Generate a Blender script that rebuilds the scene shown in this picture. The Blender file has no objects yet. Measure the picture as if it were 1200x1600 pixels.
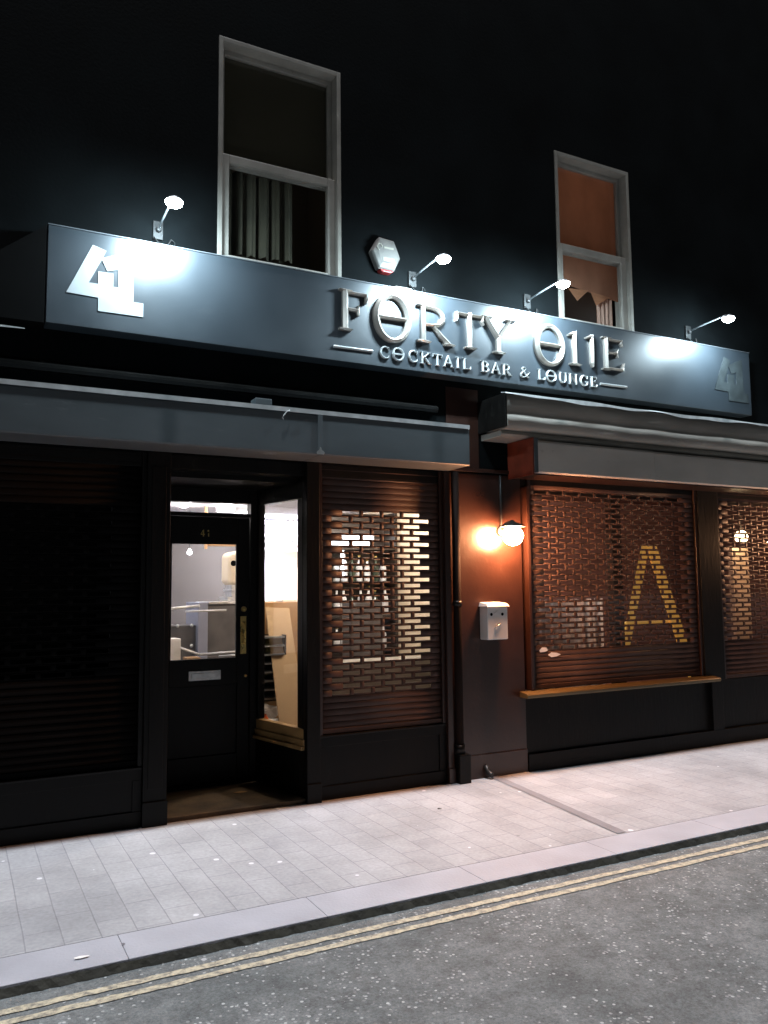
import bpy, bmesh, math, random
from mathutils import Vector, Matrix
random.seed(41)
R = math.radians
scene = bpy.context.scene
COL = scene.collection

# ------------------------------------------------------------------ camera
cd = bpy.data.cameras.new("camera"); cam = bpy.data.objects.new("camera", cd); COL.objects.link(cam)
yaw, pitch, roll, F = 0.483792, 0.093576, -0.010506, 1265.65
f = Vector((math.sin(yaw)*math.cos(pitch), math.cos(yaw)*math.cos(pitch), math.sin(pitch)))
r0 = Vector((math.cos(yaw), -math.sin(yaw), 0)); u0 = r0.cross(f)
r = math.cos(roll)*r0 + math.sin(roll)*u0; u = -math.sin(roll)*r0 + math.cos(roll)*u0
M = Matrix((( r.x, u.x, -f.x, 0), (r.y, u.y, -f.y, -5.635), (r.z, u.z, -f.z, 1.55), (0, 0, 0, 1)))
cam.matrix_world = M
cd.sensor_fit = 'VERTICAL'; cd.sensor_height = 24; cd.lens = F/1600*24
cd.clip_start = 0.05; cd.clip_end = 500
scene.camera = cam

# ------------------------------------------------------------------ night sky, street light, exposure
SUN_EL, SUN_AZ = 84, 188      # azimuth the light comes from, clockwise from +y
w = bpy.data.worlds.new("World"); scene.world = w; w.use_nodes = True
nt = w.node_tree; bg = nt.nodes['Background']
sky = nt.nodes.new('ShaderNodeTexSky'); sky.sky_type = 'NISHITA'; sky.sun_disc = False
sky.sun_elevation = R(SUN_EL); sky.sun_rotation = R(SUN_AZ)
nt.links.new(sky.outputs[0], bg.inputs[0]); bg.inputs[1].default_value = 0.0003
sd = bpy.data.lights.new("street_light", 'SUN'); sd.energy = 0.98; sd.angle = R(3.0); sd.color = (0.93, 0.95, 1.0)
sun = bpy.data.objects.new("street_light", sd); COL.objects.link(sun)
sdir = Vector((math.sin(R(SUN_AZ))*math.cos(R(SUN_EL)), math.cos(R(SUN_AZ))*math.cos(R(SUN_EL)), math.sin(R(SUN_EL))))
sun.rotation_euler = sdir.to_track_quat('Z', 'Y').to_euler(); sun.location = (2, -6, 12)
vs = scene.view_settings
scene.display_settings.display_device = 'sRGB'
vs.view_transform = 'Standard'; vs.look = 'None'; vs.gamma = 1; vs.use_curve_mapping = False
vs.exposure = 2.0

# ------------------------------------------------------------------ materials
def mat(name, col, rough=.6, metal=0, var=.15, scale=8, bump=0, bscale=60, emit=None, es=0, coat=0, spec=.5, stretch=(1,1,1), col2=None):
    m = bpy.data.materials.new(name); m.use_nodes = True
    n = m.node_tree.nodes; l = m.node_tree.links; b = n['Principled BSDF']
    b.inputs['Roughness'].default_value = rough; b.inputs['Metallic'].default_value = metal
    b.inputs['Specular IOR Level'].default_value = spec
    if coat: b.inputs['Coat Weight'].default_value = coat; b.inputs['Coat Roughness'].default_value = .15
    tc = n.new('ShaderNodeTexCoord'); mp = n.new('ShaderNodeMapping'); mp.inputs['Scale'].default_value = stretch
    l.new(tc.outputs['Object'], mp.inputs[0])
    no = n.new('ShaderNodeTexNoise'); no.inputs['Scale'].default_value = scale; no.inputs['Detail'].default_value = 6
    l.new(mp.outputs[0], no.inputs['Vector'])
    rp = n.new('ShaderNodeValToRGB'); l.new(no.outputs['Fac'], rp.inputs[0])
    a = [c*(1-var) for c in col]; c2 = col2 or [min(1, c*(1+var)) for c in col]
    rp.color_ramp.elements[0].position = .3; rp.color_ramp.elements[1].position = .7
    rp.color_ramp.elements[0].color = (*a, 1); rp.color_ramp.elements[1].color = (*c2, 1)
    l.new(rp.outputs[0], b.inputs['Base Color'])
    mr = n.new('ShaderNodeMapRange'); mr.inputs[3].default_value = max(.03, rough-.08); mr.inputs[4].default_value = min(1, rough+.1)
    l.new(no.outputs['Fac'], mr.inputs[0]); l.new(mr.outputs[0], b.inputs['Roughness'])
    if bump:
        nb = n.new('ShaderNodeTexNoise'); nb.inputs['Scale'].default_value = bscale; nb.inputs['Detail'].default_value = 5
        l.new(mp.outputs[0], nb.inputs['Vector'])
        bp = n.new('ShaderNodeBump'); bp.inputs['Strength'].default_value = bump; bp.inputs['Distance'].default_value = .01
        l.new(nb.outputs['Fac'], bp.inputs['Height']); l.new(bp.outputs[0], b.inputs['Normal'])
    if emit: b.inputs['Emission Color'].default_value = (*emit, 1); b.inputs['Emission Strength'].default_value = es
    return m
def scuffs(m, col, amount=.5, scale=(14,14,3)):
    n = m.node_tree.nodes; l = m.node_tree.links; b = n['Principled BSDF']; src = b.inputs['Base Color'].links[0].from_socket
    tc = n.new('ShaderNodeTexCoord'); mp = n.new('ShaderNodeMapping'); mp.inputs['Scale'].default_value = scale; l.new(tc.outputs['Object'], mp.inputs[0])
    a = n.new('ShaderNodeTexNoise'); a.inputs['Scale'].default_value = 1.6; a.inputs['Detail'].default_value = 10; a.inputs['Roughness'].default_value = .75; l.new(mp.outputs[0], a.inputs['Vector'])
    r = n.new('ShaderNodeValToRGB'); r.color_ramp.elements[0].position = .60; r.color_ramp.elements[1].position = .70; l.new(a.outputs['Fac'], r.inputs[0])
    k = n.new('ShaderNodeMath'); k.operation = 'MULTIPLY'; l.new(r.outputs[0], k.inputs[0]); k.inputs[1].default_value = amount
    x = n.new('ShaderNodeMixRGB'); l.new(k.outputs[0], x.inputs[0]); l.new(src, x.inputs[1]); x.inputs[2].default_value = (*col, 1); l.new(x.outputs[0], b.inputs['Base Color'])
def glass_mat(name, tint=(1,1,1), rough=.02, fac=.08):
    m = bpy.data.materials.new(name); m.use_nodes = True
    n = m.node_tree.nodes; l = m.node_tree.links; n.clear()
    o = n.new('ShaderNodeOutputMaterial'); t = n.new('ShaderNodeBsdfTransparent'); g = n.new('ShaderNodeBsdfGlossy')
    t.inputs[0].default_value = (*tint, 1)
    fr = n.new('ShaderNodeFresnel'); fr.inputs[0].default_value = 1.45
    mx = n.new('ShaderNodeMixShader')
    ge = n.new('ShaderNodeNewGeometry'); io = n.new('ShaderNodeMapRange'); io.inputs[3].default_value = 1.45; io.inputs[4].default_value = 1/1.45
    l.new(ge.outputs['Backfacing'], io.inputs[0]); l.new(io.outputs[0], fr.inputs[0])
    nz = n.new('ShaderNodeTexNoise'); nz.inputs['Scale'].default_value = 3
    mr = n.new('ShaderNodeMapRange'); mr.inputs[3].default_value = rough; mr.inputs[4].default_value = rough+.06
    l.new(nz.outputs['Fac'], mr.inputs[0]); l.new(mr.outputs[0], g.inputs['Roughness'])
    l.new(fr.outputs[0], mx.inputs[0]); l.new(t.outputs[0], mx.inputs[1]); l.new(g.outputs[0], mx.inputs[2]); l.new(mx.outputs[0], o.inputs[0])
    return m
def translucent_mat(name, col, tr=.6):
    m = bpy.data.materials.new(name); m.use_nodes = True
    n = m.node_tree.nodes; l = m.node_tree.links; n.clear()
    o = n.new('ShaderNodeOutputMaterial'); d = n.new('ShaderNodeBsdfDiffuse'); t = n.new('ShaderNodeBsdfTranslucent'); mx = n.new('ShaderNodeMixShader')
    nz = n.new('ShaderNodeTexNoise'); nz.inputs['Scale'].default_value = 5; nz.inputs['Detail'].default_value = 5
    rp = n.new('ShaderNodeValToRGB'); rp.color_ramp.elements[0].position = .3; rp.color_ramp.elements[1].position = .7
    rp.color_ramp.elements[0].color = (*[c*.8 for c in col], 1); rp.color_ramp.elements[1].color = (*col, 1)
    l.new(nz.outputs['Fac'], rp.inputs[0]); l.new(rp.outputs[0], d.inputs[0]); l.new(rp.outputs[0], t.inputs[0])
    mx.inputs[0].default_value = tr
    l.new(d.outputs[0], mx.inputs[1]); l.new(t.outputs[0], mx.inputs[2]); l.new(mx.outputs[0], o.inputs[0])
    return m

K = {}
K['black'] = mat('black_gloss_paint', (.0045,.004,.0036), .38, spec=.2, var=.3, scale=5, bump=.12, bscale=35)
K['black_wood'] = mat('black_painted_wood', (.0042,.0037,.0033), .46, spec=.16, var=.35, scale=6, bump=.2, bscale=40, stretch=(1,1,.2))
K['brown'] = mat('dark_brown_paint', (.027,.011,.0075), .30, var=.2, scale=4, bump=.12, bscale=30)
K['render'] = mat('dark_painted_render', (.0036,.0046,.0050), .85, spec=.04, var=.45, scale=1.6, bump=.12, bscale=45)
K['signboard'] = mat('blue_grey_sign_paint', (.033,.042,.051), .38, spec=.85, var=.10, scale=2.5, bump=.04, bscale=8)
K['signedge'] = mat('sign_edge', (.10,.11,.12), .4)
K['chrome'] = mat('brushed_silver_letters', (.40,.365,.33), .32, metal=.65, var=.08, scale=5)
K['falloff_vinyl'] = mat('lamp_falloff_vinyl', (.045,.055,.058), .5, var=.3, scale=9)  # darker copy of the emblem vinyl, lamp falloff put into its colour
K['white_vinyl'] = mat('white_vinyl', (.42,.45,.46), .5, var=.04)
K['alu'] = mat('grey_blue_shutter_housing', (.075,.087,.094), .42, var=.14, scale=3, bump=.06, bscale=20, stretch=(.4,1,1))
K['alu2'] = mat('warm_grey_shutter_housing', (.50,.465,.42), .55, var=.16, scale=2.5, bump=.06, bscale=20, stretch=(.4,1,1))
K['canvas'] = mat('faded_cream_canvas', (.27,.25,.22), .85, var=.28, scale=2.2, bump=.25, bscale=14, stretch=(.5,1,2))
K['lip'] = mat('pale_trim_and_highlight', (.55,.56,.56), .4, metal=.3, var=.2, scale=10)
K['lath'] = mat('brown_shutter_lath', (.064,.037,.030), .52, spec=.18, var=.22, scale=5, bump=.05, bscale=30)
K['lath_black'] = mat('black_shutter_lath', (.0022,.002,.002), .75, spec=.06, var=.3, scale=5, bump=.05, bscale=30)
K['upvc'] = mat('weathered_white_frame', (.27,.255,.225), .5, var=.16, scale=5, bump=.1, bscale=20)
K['steel_white'] = mat('white_powder_coat', (.62,.60,.58), .4, var=.08, scale=8, bump=.04)
K['alarm_white'] = mat('weathered_alarm_plastic', (.115,.11,.102), .55, var=.25, scale=14)
K['pipe_black'] = mat('matt_black_pipe', (.008,.004,.003), .7, spec=.08)
K['lounge_wall'] = mat('dusky_lounge_wall', (.24,.15,.13), .7, var=.25, scale=3)
K['red_lit_plate'] = mat('red_lamplight_plate', (.20,.035,.015), .5, var=.3, scale=8)  # red lantern light put into the end plate's colour
K['sill2'] = mat('varnished_oak_sill', (.30,.18,.07), .4, var=.4, scale=5, stretch=(.3,1,1))
K['pale_letter'] = mat('pale_silver_letters', (.52,.53,.53), .4, metal=.3, var=.06)
K['hole'] = mat('dark_hole', (.004,.004,.004), .9, spec=.05)
K['brass'] = mat('worn_brass', (.62,.45,.16), .28, metal=.9, var=.25, scale=20)
K['silver'] = mat('dull_silver', (.55,.55,.54), .35, metal=.7, var=.2, scale=20)
K['red'] = mat('red_lens', (.22,.02,.02), .3, var=.1)
K['iron'] = mat('black_iron', (.02,.02,.02), .45, var=.2, scale=20)
K['lampgrey'] = mat('lamp_grey_metal', (.35,.38,.40), .4, metal=.5, var=.1)
K['sill'] = mat('varnished_sill', (.12,.082,.032), .4, var=.4, scale=5, bump=.15, bscale=30, stretch=(.2,1,1))
K['step'] = mat('worn_brown_step', (.10,.066,.035), .6, var=.5, scale=7, bump=.4, bscale=50)
K['cream_wall'] = mat('cream_wall', (.66,.56,.42), .7, var=.05, scale=2, bump=.05)
K['grey_wall'] = mat('grey_brown_wall', (.125,.108,.098), .7, var=.08, scale=2, bump=.05)
K['white_wall'] = mat('white_wall', (.70,.71,.76), .6, var=.05, scale=2)
K['ceiling'] = mat('grey_ceiling', (.42,.42,.46), .7, var=.05, scale=2)
K['floor'] = mat('bar_floor', (.16,.12,.09), .4, var=.3, scale=6)
K['dark_counter'] = mat('charcoal_panel', (.085,.078,.078), .45, var=.25, scale=6)
K['bluegrey'] = mat('blue_lit_post', (.24,.26,.34), .5, var=.08)
K['mdf'] = mat('mdf_board', (.52,.36,.20), .6, var=.10, scale=3, bump=.1, bscale=40)
K['card'] = mat('cardboard', (.46,.27,.12), .7, var=.15, scale=6)
K['paper'] = mat('white_paper', (.78,.75,.72), .7, var=.08, scale=10)
K['orange'] = mat('orange_plastic', (.85,.16,.03), .4, var=.05)
K['darkwood'] = mat('dark_wood', (.022,.015,.011), .45, var=.35, scale=8, stretch=(1,1,.2))
K['bottle'] = mat('green_bottle_glass', (.03,.045,.03), .12, var=.3, scale=10)
K['clear_bottle'] = mat('clear_bottle', (.55,.57,.6), .12, var=.1, scale=10)
K['leafw'] = mat('white_leaf', (.85,.84,.88), .6, var=.1, scale=30)
K['leafd'] = mat('grey_leaf', (.12,.12,.15), .6, var=.2, scale=30)
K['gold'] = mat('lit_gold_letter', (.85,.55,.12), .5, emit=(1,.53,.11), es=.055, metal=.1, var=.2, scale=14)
K['lamp_glow_cool'] = mat('cool_lamp_glow', (.9,.95,1), .3, emit=(.86,.95,1), es=40)
K['lamp_glow_warm'] = mat('warm_lamp_glow', (1,.8,.6), .3, emit=(1,.43,.19), es=165)
K['lamp_glow_far'] = mat('far_lamp_glow', (1,.8,.6), .3, emit=(1,.5,.25), es=60)
K['panel_glow'] = mat('panel_glow', (.9,.9,1), .3, emit=(.82,.86,1), es=3)
K['down_glow'] = mat('downlight_glow', (1,1,1), .3, emit=(.95,.93,1), es=12)
K['neon'] = mat('white_tube_glow', (1,1,1), .3, emit=(.9,.95,1), es=2.0)
K['curtain'] = mat('olive_net_curtain', (.05,.045,.028), .9, var=.3, scale=4, bump=.2)
K['dark_fabric'] = mat('dark_olive_blind', (.04,.033,.016), .9, var=.15, scale=2)
K['blind'] = translucent_mat('orange_brown_blind', (.55,.27,.17), .6)
K['glass'] = glass_mat('window_glass')
K['frost'] = translucent_mat('frosted_hood', (.7,.45,.35), .25)
K['bunting'] = translucent_mat('orange_cloth', (.70,.34,.19), .6)

scuffs(K['black'], (.03,.028,.025), .6); scuffs(K['black_wood'], (.022,.020,.018), .6); scuffs(K['brown'], (.075,.05,.04), .5, (6,6,2))
scuffs(K['alu'], (.16,.17,.175), .5, (2,2,9)); scuffs(K['alu2'], (.25,.22,.19), .5, (3,3,7)); scuffs(K['upvc'], (.16,.14,.11), .7, (8,8,3)); scuffs(K['lath'], (.11,.075,.06), .4, (5,5,30))
scuffs(K['render'], (.008,.0095,.0095), .5, (3,3,1.2)); scuffs(K['signboard'], (.06,.07,.078), .25, (1.5,1.5,4))
# ground materials
def pavement_mat():
    m = mat('paving_blocks', (.36,.36,.37), .62, var=.1, scale=2.0, bump=0)
    n = m.node_tree.nodes; l = m.node_tree.links; b = n['Principled BSDF']
    tc = n.new('ShaderNodeTexCoord'); sp = n.new('ShaderNodeSeparateXYZ'); cb = n.new('ShaderNodeCombineXYZ')
    l.new(tc.outputs['Object'], sp.inputs[0]); 
    wn = n.new('ShaderNodeTexNoise'); wn.inputs['Scale'].default_value = 2.2; wn.inputs['Detail'].default_value = 3
    l.new(tc.outputs['Object'], wn.inputs['Vector'])
    def math_(op, a, bb):
        x = n.new('ShaderNodeMath'); x.operation = op
        for i, v in enumerate((a, bb)):
            if isinstance(v, (int, float)): x.inputs[i].default_value = v
            elif v is not None: l.new(v, x.inputs[i])
        return x.outputs[0]
    wob = math_('MULTIPLY', math_('SUBTRACT', wn.outputs['Fac'], .5), .010)
    l.new(math_('ADD', sp.outputs['Y'], wob), cb.inputs[0]); l.new(math_('ADD', sp.outputs['X'], wob), cb.inputs[1])
    br = n.new('ShaderNodeTexBrick'); br.offset = .5
    br.inputs['Scale'].default_value = 1; br.inputs['Brick Width'].default_value = .33; br.inputs['Row Height'].default_value = .157
    br.inputs['Mortar Size'].default_value = .0034; br.inputs['Mortar Smooth'].default_value = .35
    br.inputs['Color1'].default_value = (.325,.33,.35,1); br.inputs['Color2'].default_value = (.375,.38,.40,1); br.inputs['Mortar'].default_value = (.262,.262,.285,1)
    l.new(cb.outputs[0], br.inputs['Vector'])
    # worn soiling and pale patches
    n1 = n.new('ShaderNodeTexNoise'); n1.inputs['Scale'].default_value = 1.3; n1.inputs['Detail'].default_value = 8; n1.inputs['Roughness'].default_value = .65
    l.new(tc.outputs['Object'], n1.inputs['Vector'])
    r1 = n.new('ShaderNodeValToRGB'); r1.color_ramp.elements[0].position = .32; r1.color_ramp.elements[1].position = .68
    r1.color_ramp.elements[0].color = (.70,.70,.70,1); r1.color_ramp.elements[1].color = (1.12,1.12,1.12,1)
    l.new(n1.outputs['Fac'], r1.inputs[0])
    mu = n.new('ShaderNodeMixRGB'); mu.blend_type = 'MULTIPLY'; mu.inputs[0].default_value = 1
    l.new(br.outputs['Color'], mu.inputs[1]); l.new(r1.outputs[0], mu.inputs[2])
    n2 = n.new('ShaderNodeTexNoise'); n2.inputs['Scale'].default_value = 45; n2.inputs['Detail'].default_value = 4
    l.new(tc.outputs['Object'], n2.inputs['Vector'])
    r2 = n.new('ShaderNodeValToRGB'); r2.color_ramp.elements[0].position = .3; r2.color_ramp.elements[1].position = .7
    r2.color_ramp.elements[0].color = (.88,.88,.88,1); r2.color_ramp.elements[1].color = (1.08,1.08,1.08,1); l.new(n2.outputs['Fac'], r2.inputs[0])
    mu2 = n.new('ShaderNodeMixRGB'); mu2.blend_type = 'MULTIPLY'; mu2.inputs[0].default_value = 1
    l.new(mu.outputs[0], mu2.inputs[1]); l.new(r2.outputs[0], mu2.inputs[2])
    # chewing gum: pale and dark spots
    prev = mu2.outputs[0]
    for sc, th, colr, seed in ((6.5, .12, (.75,.75,.8,1), 0.0), (4.1, .085, (.16,.16,.16,1), 7.3)):
        mp = n.new('ShaderNodeMapping'); mp.inputs['Location'].default_value = (seed, seed*1.7, 0)
        l.new(tc.outputs['Object'], mp.inputs[0])
        vo = n.new('ShaderNodeTexVoronoi'); vo.inputs['Scale'].default_value = sc; l.new(mp.outputs[0], vo.inputs['Vector'])
        vc = n.new('ShaderNodeSeparateColor'); l.new(vo.outputs['Color'], vc.inputs[0])
        rad = math_('MULTIPLY', math_('SUBTRACT', vc.outputs[0], .55), th*2.2)
        msk = math_('LESS_THAN', vo.outputs['Distance'], rad)
        mx = n.new('ShaderNodeMixRGB'); l.new(math_('MULTIPLY', msk, .75), mx.inputs[0]); l.new(prev, mx.inputs[1]); mx.inputs[2].default_value = colr
        prev = mx.outputs[0]
    l.new(prev, b.inputs['Base Color'])
    bp = n.new('ShaderNodeBump'); bp.inputs['Strength'].default_value = .5; bp.inputs['Distance'].default_value = .004
    hh = math_('ADD', math_('MULTIPLY', br.outputs['Fac'], -1.0), math_('MULTIPLY', n2.outputs['Fac'], .5))
    l.new(hh, bp.inputs['Height']); l.new(bp.outputs[0], b.inputs['Normal'])
    return m
def asphalt_mat():
    m = mat('worn_asphalt', (.07,.075,.078), .75, var=.2, scale=1.2)
    n = m.node_tree.nodes; l = m.node_tree.links; b = n['Principled BSDF']
    tc = n.new('ShaderNodeTexCoord')
    def noise(s, d=5, ro=.6):
        x = n.new('ShaderNodeTexNoise'); x.inputs['Scale'].default_value = s; x.inputs['Detail'].default_value = d; x.inputs['Roughness'].default_value = ro
        l.new(tc.outputs['Object'], x.inputs['Vector']); return x.outputs['Fac']
    def ramp(src, p0, p1, c0, c1):
        x = n.new('ShaderNodeValToRGB'); x.color_ramp.elements[0].position = p0; x.color_ramp.elements[1].position = p1
        x.color_ramp.elements[0].color = (*c0, 1); x.color_ramp.elements[1].color = (*c1, 1); l.new(src, x.inputs[0]); return x.outputs[0]
    def mix(fac, a, c, bt='MIX'):
        x = n.new('ShaderNodeMixRGB'); x.blend_type = bt
        if isinstance(fac, float): x.inputs[0].default_value = fac
        else: l.new(fac, x.inputs[0])
        l.new(a, x.inputs[1])
        if isinstance(c, tuple): x.inputs[2].default_value = (*c, 1)
        else: l.new(c, x.inputs[2])
        return x.outputs[0]
    base = ramp(noise(85, 8, .85), .3, .72, (.045,.052,.055), (.27,.285,.285))
    base = mix(1.0, base, ramp(noise(2.0, 6), .3, .7, (.62,.66,.67), (1.15,1.16,1.17)), 'MULTIPLY')
    # exposed pale stones, thicker in patches
    vo = n.new('ShaderNodeTexVoronoi'); vo.inputs['Scale'].default_value = 52; l.new(tc.outputs['Object'], vo.inputs['Vector'])
    sc = n.new('ShaderNodeSeparateColor'); l.new(vo.outputs['Color'], sc.inputs[0])
    patch = ramp(noise(3.2, 4), .42, .66, (.02,.02,.02), (.62,.62,.62))
    a = n.new('ShaderNodeMath'); a.operation = 'LESS_THAN'; l.new(sc.outputs[0], a.inputs[0]); l.new(patch, a.inputs[1])
    d = n.new('ShaderNodeMath'); d.operation = 'LESS_THAN'; l.new(vo.outputs['Distance'], d.inputs[0]); d.inputs[1].default_value = .36
    e = n.new('ShaderNodeMath'); e.operation = 'MULTIPLY'; l.new(a.outputs[0], e.inputs[0]); l.new(d.outputs[0], e.inputs[1])
    g = n.new('ShaderNodeMath'); g.operation = 'MULTIPLY'; l.new(e.outputs[0], g.inputs[0]); l.new(sc.outputs[1], g.inputs[1])
    base = mix(g.outputs[0], base, (.46,.48,.48))
    base = mix(1.0, base, ramp(noise(14, 5, .7), .35, .65, (.72,.72,.73), (1.2,1.2,1.2)), 'MULTIPLY')
    # bigger litter-like light marks
    vo2 = n.new('ShaderNodeTexVoronoi'); vo2.inputs['Scale'].default_value = 9; l.new(tc.outputs['Object'], vo2.inputs['Vector'])
    s2 = n.new('ShaderNodeSeparateColor'); l.new(vo2.outputs['Color'], s2.inputs[0])
    q = n.new('ShaderNodeMath'); q.operation = 'SUBTRACT'; l.new(s2.outputs[0], q.inputs[0]); q.inputs[1].default_value = .72
    q2 = n.new('ShaderNodeMath'); q2.operation = 'MULTIPLY'; l.new(q.outputs[0], q2.inputs[0]); q2.inputs[1].default_value = .42
    q3 = n.new('ShaderNodeMath'); q3.operation = 'LESS_THAN'; l.new(vo2.outputs['Distance'], q3.inputs[0]); l.new(q2.outputs[0], q3.inputs[1])
    q4 = n.new('ShaderNodeMath'); q4.operation = 'MULTIPLY'; l.new(q3.outputs[0], q4.inputs[0]); q4.inputs[1].default_value = .7
    base = mix(q4.outputs[0], base, (.5,.5,.52))
    l.new(base, b.inputs['Base Color'])
    bp = n.new('ShaderNodeBump'); bp.inputs['Strength'].default_value = .8; bp.inputs['Distance'].default_value = .008
    l.new(noise(60, 6, .7), bp.inputs['Height']); l.new(bp.outputs[0], b.inputs['Normal'])
    return m
def paint_line_mat():
    m = bpy.data.materials.new('worn_yellow_paint'); m.use_nodes = True
    n = m.node_tree.nodes; l = m.node_tree.links; b = n['Principled BSDF']
    tc = n.new('ShaderNodeTexCoord')
    a = n.new('ShaderNodeTexNoise'); a.inputs['Scale'].default_value = 28; a.inputs['Detail'].default_value = 7; a.inputs['Roughness'].default_value = .75
    l.new(tc.outputs['Object'], a.inputs['Vector'])
    rp = n.new('ShaderNodeValToRGB'); rp.color_ramp.elements[0].position = .38; rp.color_ramp.elements[1].position = .56
    rp.color_ramp.elements[0].color = (.17,.16,.14,1); rp.color_ramp.elements[1].color = (.50,.45,.33,1)
    l.new(a.outputs['Fac'], rp.inputs[0]); l.new(rp.outputs[0], b.inputs['Base Color']); b.inputs['Roughness'].default_value = .7
    return m
K['paving'] = pavement_mat(); K['asphalt'] = asphalt_mat(); K['yellow'] = paint_line_mat()
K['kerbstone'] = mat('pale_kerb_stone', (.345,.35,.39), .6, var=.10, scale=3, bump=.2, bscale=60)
K['kerbface'] = mat('dark_kerb_face', (.028,.027,.020), .8, var=.5, scale=9, bump=.6, bscale=40)  # much darker than the kerb stone
K['channel'] = mat('shaded_channel', (.19,.185,.20), .7, var=.14, scale=6, bump=.3)

# ------------------------------------------------------------------ mesh helpers
class MB:
    def __init__(s): s.v = []; s.f = []; s.smooth = set()
    def add(s, vs_, fs, smooth=False):
        o = len(s.v); s.v += [tuple(x) for x in vs_]
        for q in fs:
            if smooth: s.smooth.add(len(s.f))
            s.f.append([o+i for i in q])
        return s
    def box(s, x0, x1, y0, y1, z0, z1):
        return s.add([(x0,y0,z0),(x1,y0,z0),(x1,y1,z0),(x0,y1,z0),(x0,y0,z1),(x1,y0,z1),(x1,y1,z1),(x0,y1,z1)],
                     [(0,3,2,1),(4,5,6,7),(0,1,5,4),(1,2,6,5),(2,3,7,6),(3,0,4,7)])
    def hexa(s, p):   # 8 points: bottom ring 4, top ring 4
        return s.add(p, [(0,3,2,1),(4,5,6,7),(0,1,5,4),(1,2,6,5),(2,3,7,6),(3,0,4,7)])
    def tube(s, pts, rad, n=8):
        pts = [Vector(p) for p in pts]; rings = []; up = Vector((0.13,.31,.94))
        for i, p in enumerate(pts):
            t = (pts[min(i+1, len(pts)-1)] - pts[max(i-1, 0)]).normalized()
            a = t.cross(up).normalized(); b = t.cross(a)
            rr = rad[i] if isinstance(rad, (list, tuple)) else rad
            rings.append([p + rr*(math.cos(2*math.pi*k/n)*a + math.sin(2*math.pi*k/n)*b) for k in range(n)])
        vs_ = [v for q in rings for v in q]; fs = []
        for i in range(len(rings)-1):
            for k in range(n): fs.append((i*n+k, i*n+(k+1)%n, (i+1)*n+(k+1)%n, (i+1)*n+k))
        fs += [tuple(range(n))[::-1], tuple((len(rings)-1)*n+k for k in range(n))]
        return s.add(vs_, fs, True)
    def lathe(s, c, prof, n=20, ax='z'):   # prof: (radius, height)
        vs_ = []; fs = []
        for rr, h in prof:
            for k in range(n):
                a = 2*math.pi*k/n; p, q = rr*math.cos(a), rr*math.sin(a)
                vs_.append((c[0]+p, c[1]+q, c[2]+h) if ax == 'z' else (c[0]+p, c[1]+h, c[2]+q))
        for i in range(len(prof)-1):
            for k in range(n): fs.append((i*n+k, i*n+(k+1)%n, (i+1)*n+(k+1)%n, (i+1)*n+k))
        fs += [tuple(range(n))[::-1], tuple((len(prof)-1)*n+k for k in range(n))]
        return s.add(vs_, fs, True)
    def prism(s, poly, y0, y1):    # poly in (x,z), extruded in y
        n = len(poly)
        return s.add([(x,y0,z) for x, z in poly]+[(x,y1,z) for x, z in poly],
                     [tuple(range(n)), tuple(range(n, 2*n))[::-1]]+[(i, i+n, (i+1)%n+n, (i+1)%n) for i in range(n)])
    def prism_x(s, poly, x0, x1):  # poly in (y,z), extruded in x
        n = len(poly)
        return s.add([(x0,y,z) for y, z in poly]+[(x1,y,z) for y, z in poly],
                     [tuple(range(n)), tuple(range(n, 2*n))[::-1]]+[(i, i+n, (i+1)%n+n, (i+1)%n) for i in range(n)])
    def build(s, name, m, parent=None, bevel=0, origin=None, solid=0, seg=2):
        me = bpy.data.meshes.new(name)
        if parent: O = wloc(parent)
        elif origin: O = Vector(origin)
        else:
            O = Vector((sum(v[0] for v in s.v)/len(s.v), sum(v[1] for v in s.v)/len(s.v), min(v[2] for v in s.v)))
        me.from_pydata([(v[0]-O.x, v[1]-O.y, v[2]-O.z) for v in s.v], [], s.f)
        bm = bmesh.new(); bm.from_mesh(me); bmesh.ops.recalc_face_normals(bm, faces=bm.faces) if not solid else None
        bm.faces.ensure_lookup_table()
        bm.to_mesh(me); bm.free()
        for i in s.smooth:
            if i < len(me.polygons) and len(me.polygons[i].vertices) < 6: me.polygons[i].use_smooth = True
        me.materials.append(K[m] if isinstance(m, str) else m)
        o = bpy.data.objects.new(name, me); COL.objects.link(o)
        if parent: o.parent = parent
        else: o.location = O
        if solid:
            md = o.modifiers.new('solid', 'SOLIDIFY'); md.thickness = solid; md.offset = 0
        if bevel:
            md = o.modifiers.new('bevel', 'BEVEL'); md.width = bevel; md.segments = seg; md.limit_method = 'ANGLE'; md.angle_limit = R(40)
        return o
def wloc(o):
    v = Vector((0,0,0))
    while o: v += o.location; o = o.parent
    return v
def tag(o, label, cat, group=None, kind=None):
    if label: o['label'] = label
    if cat: o['category'] = cat
    if group: o['group'] = group
    if kind: o['kind'] = kind
    return o
def thing(name, label, cat, loc, group=None):
    o = bpy.data.objects.new(name, None); COL.objects.link(o); o.location = loc; o.empty_display_size = .1
    return tag(o, label, cat, group)
def part(o, label): o['label'] = label; return o
def add_light(parent, kind, loc, energy, color, **kw):
    ld = bpy.data.lights.new('light', kind); ld.energy = energy; ld.color = color
    rot = kw.pop('rot', None)
    for a, b in kw.items(): setattr(ld, a, b)
    o = bpy.data.objects.new('light_source', ld); COL.objects.link(o); o.parent = parent; o.location = Vector(loc)-wloc(parent)
    if rot: o.rotation_euler = rot
    return o

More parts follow.
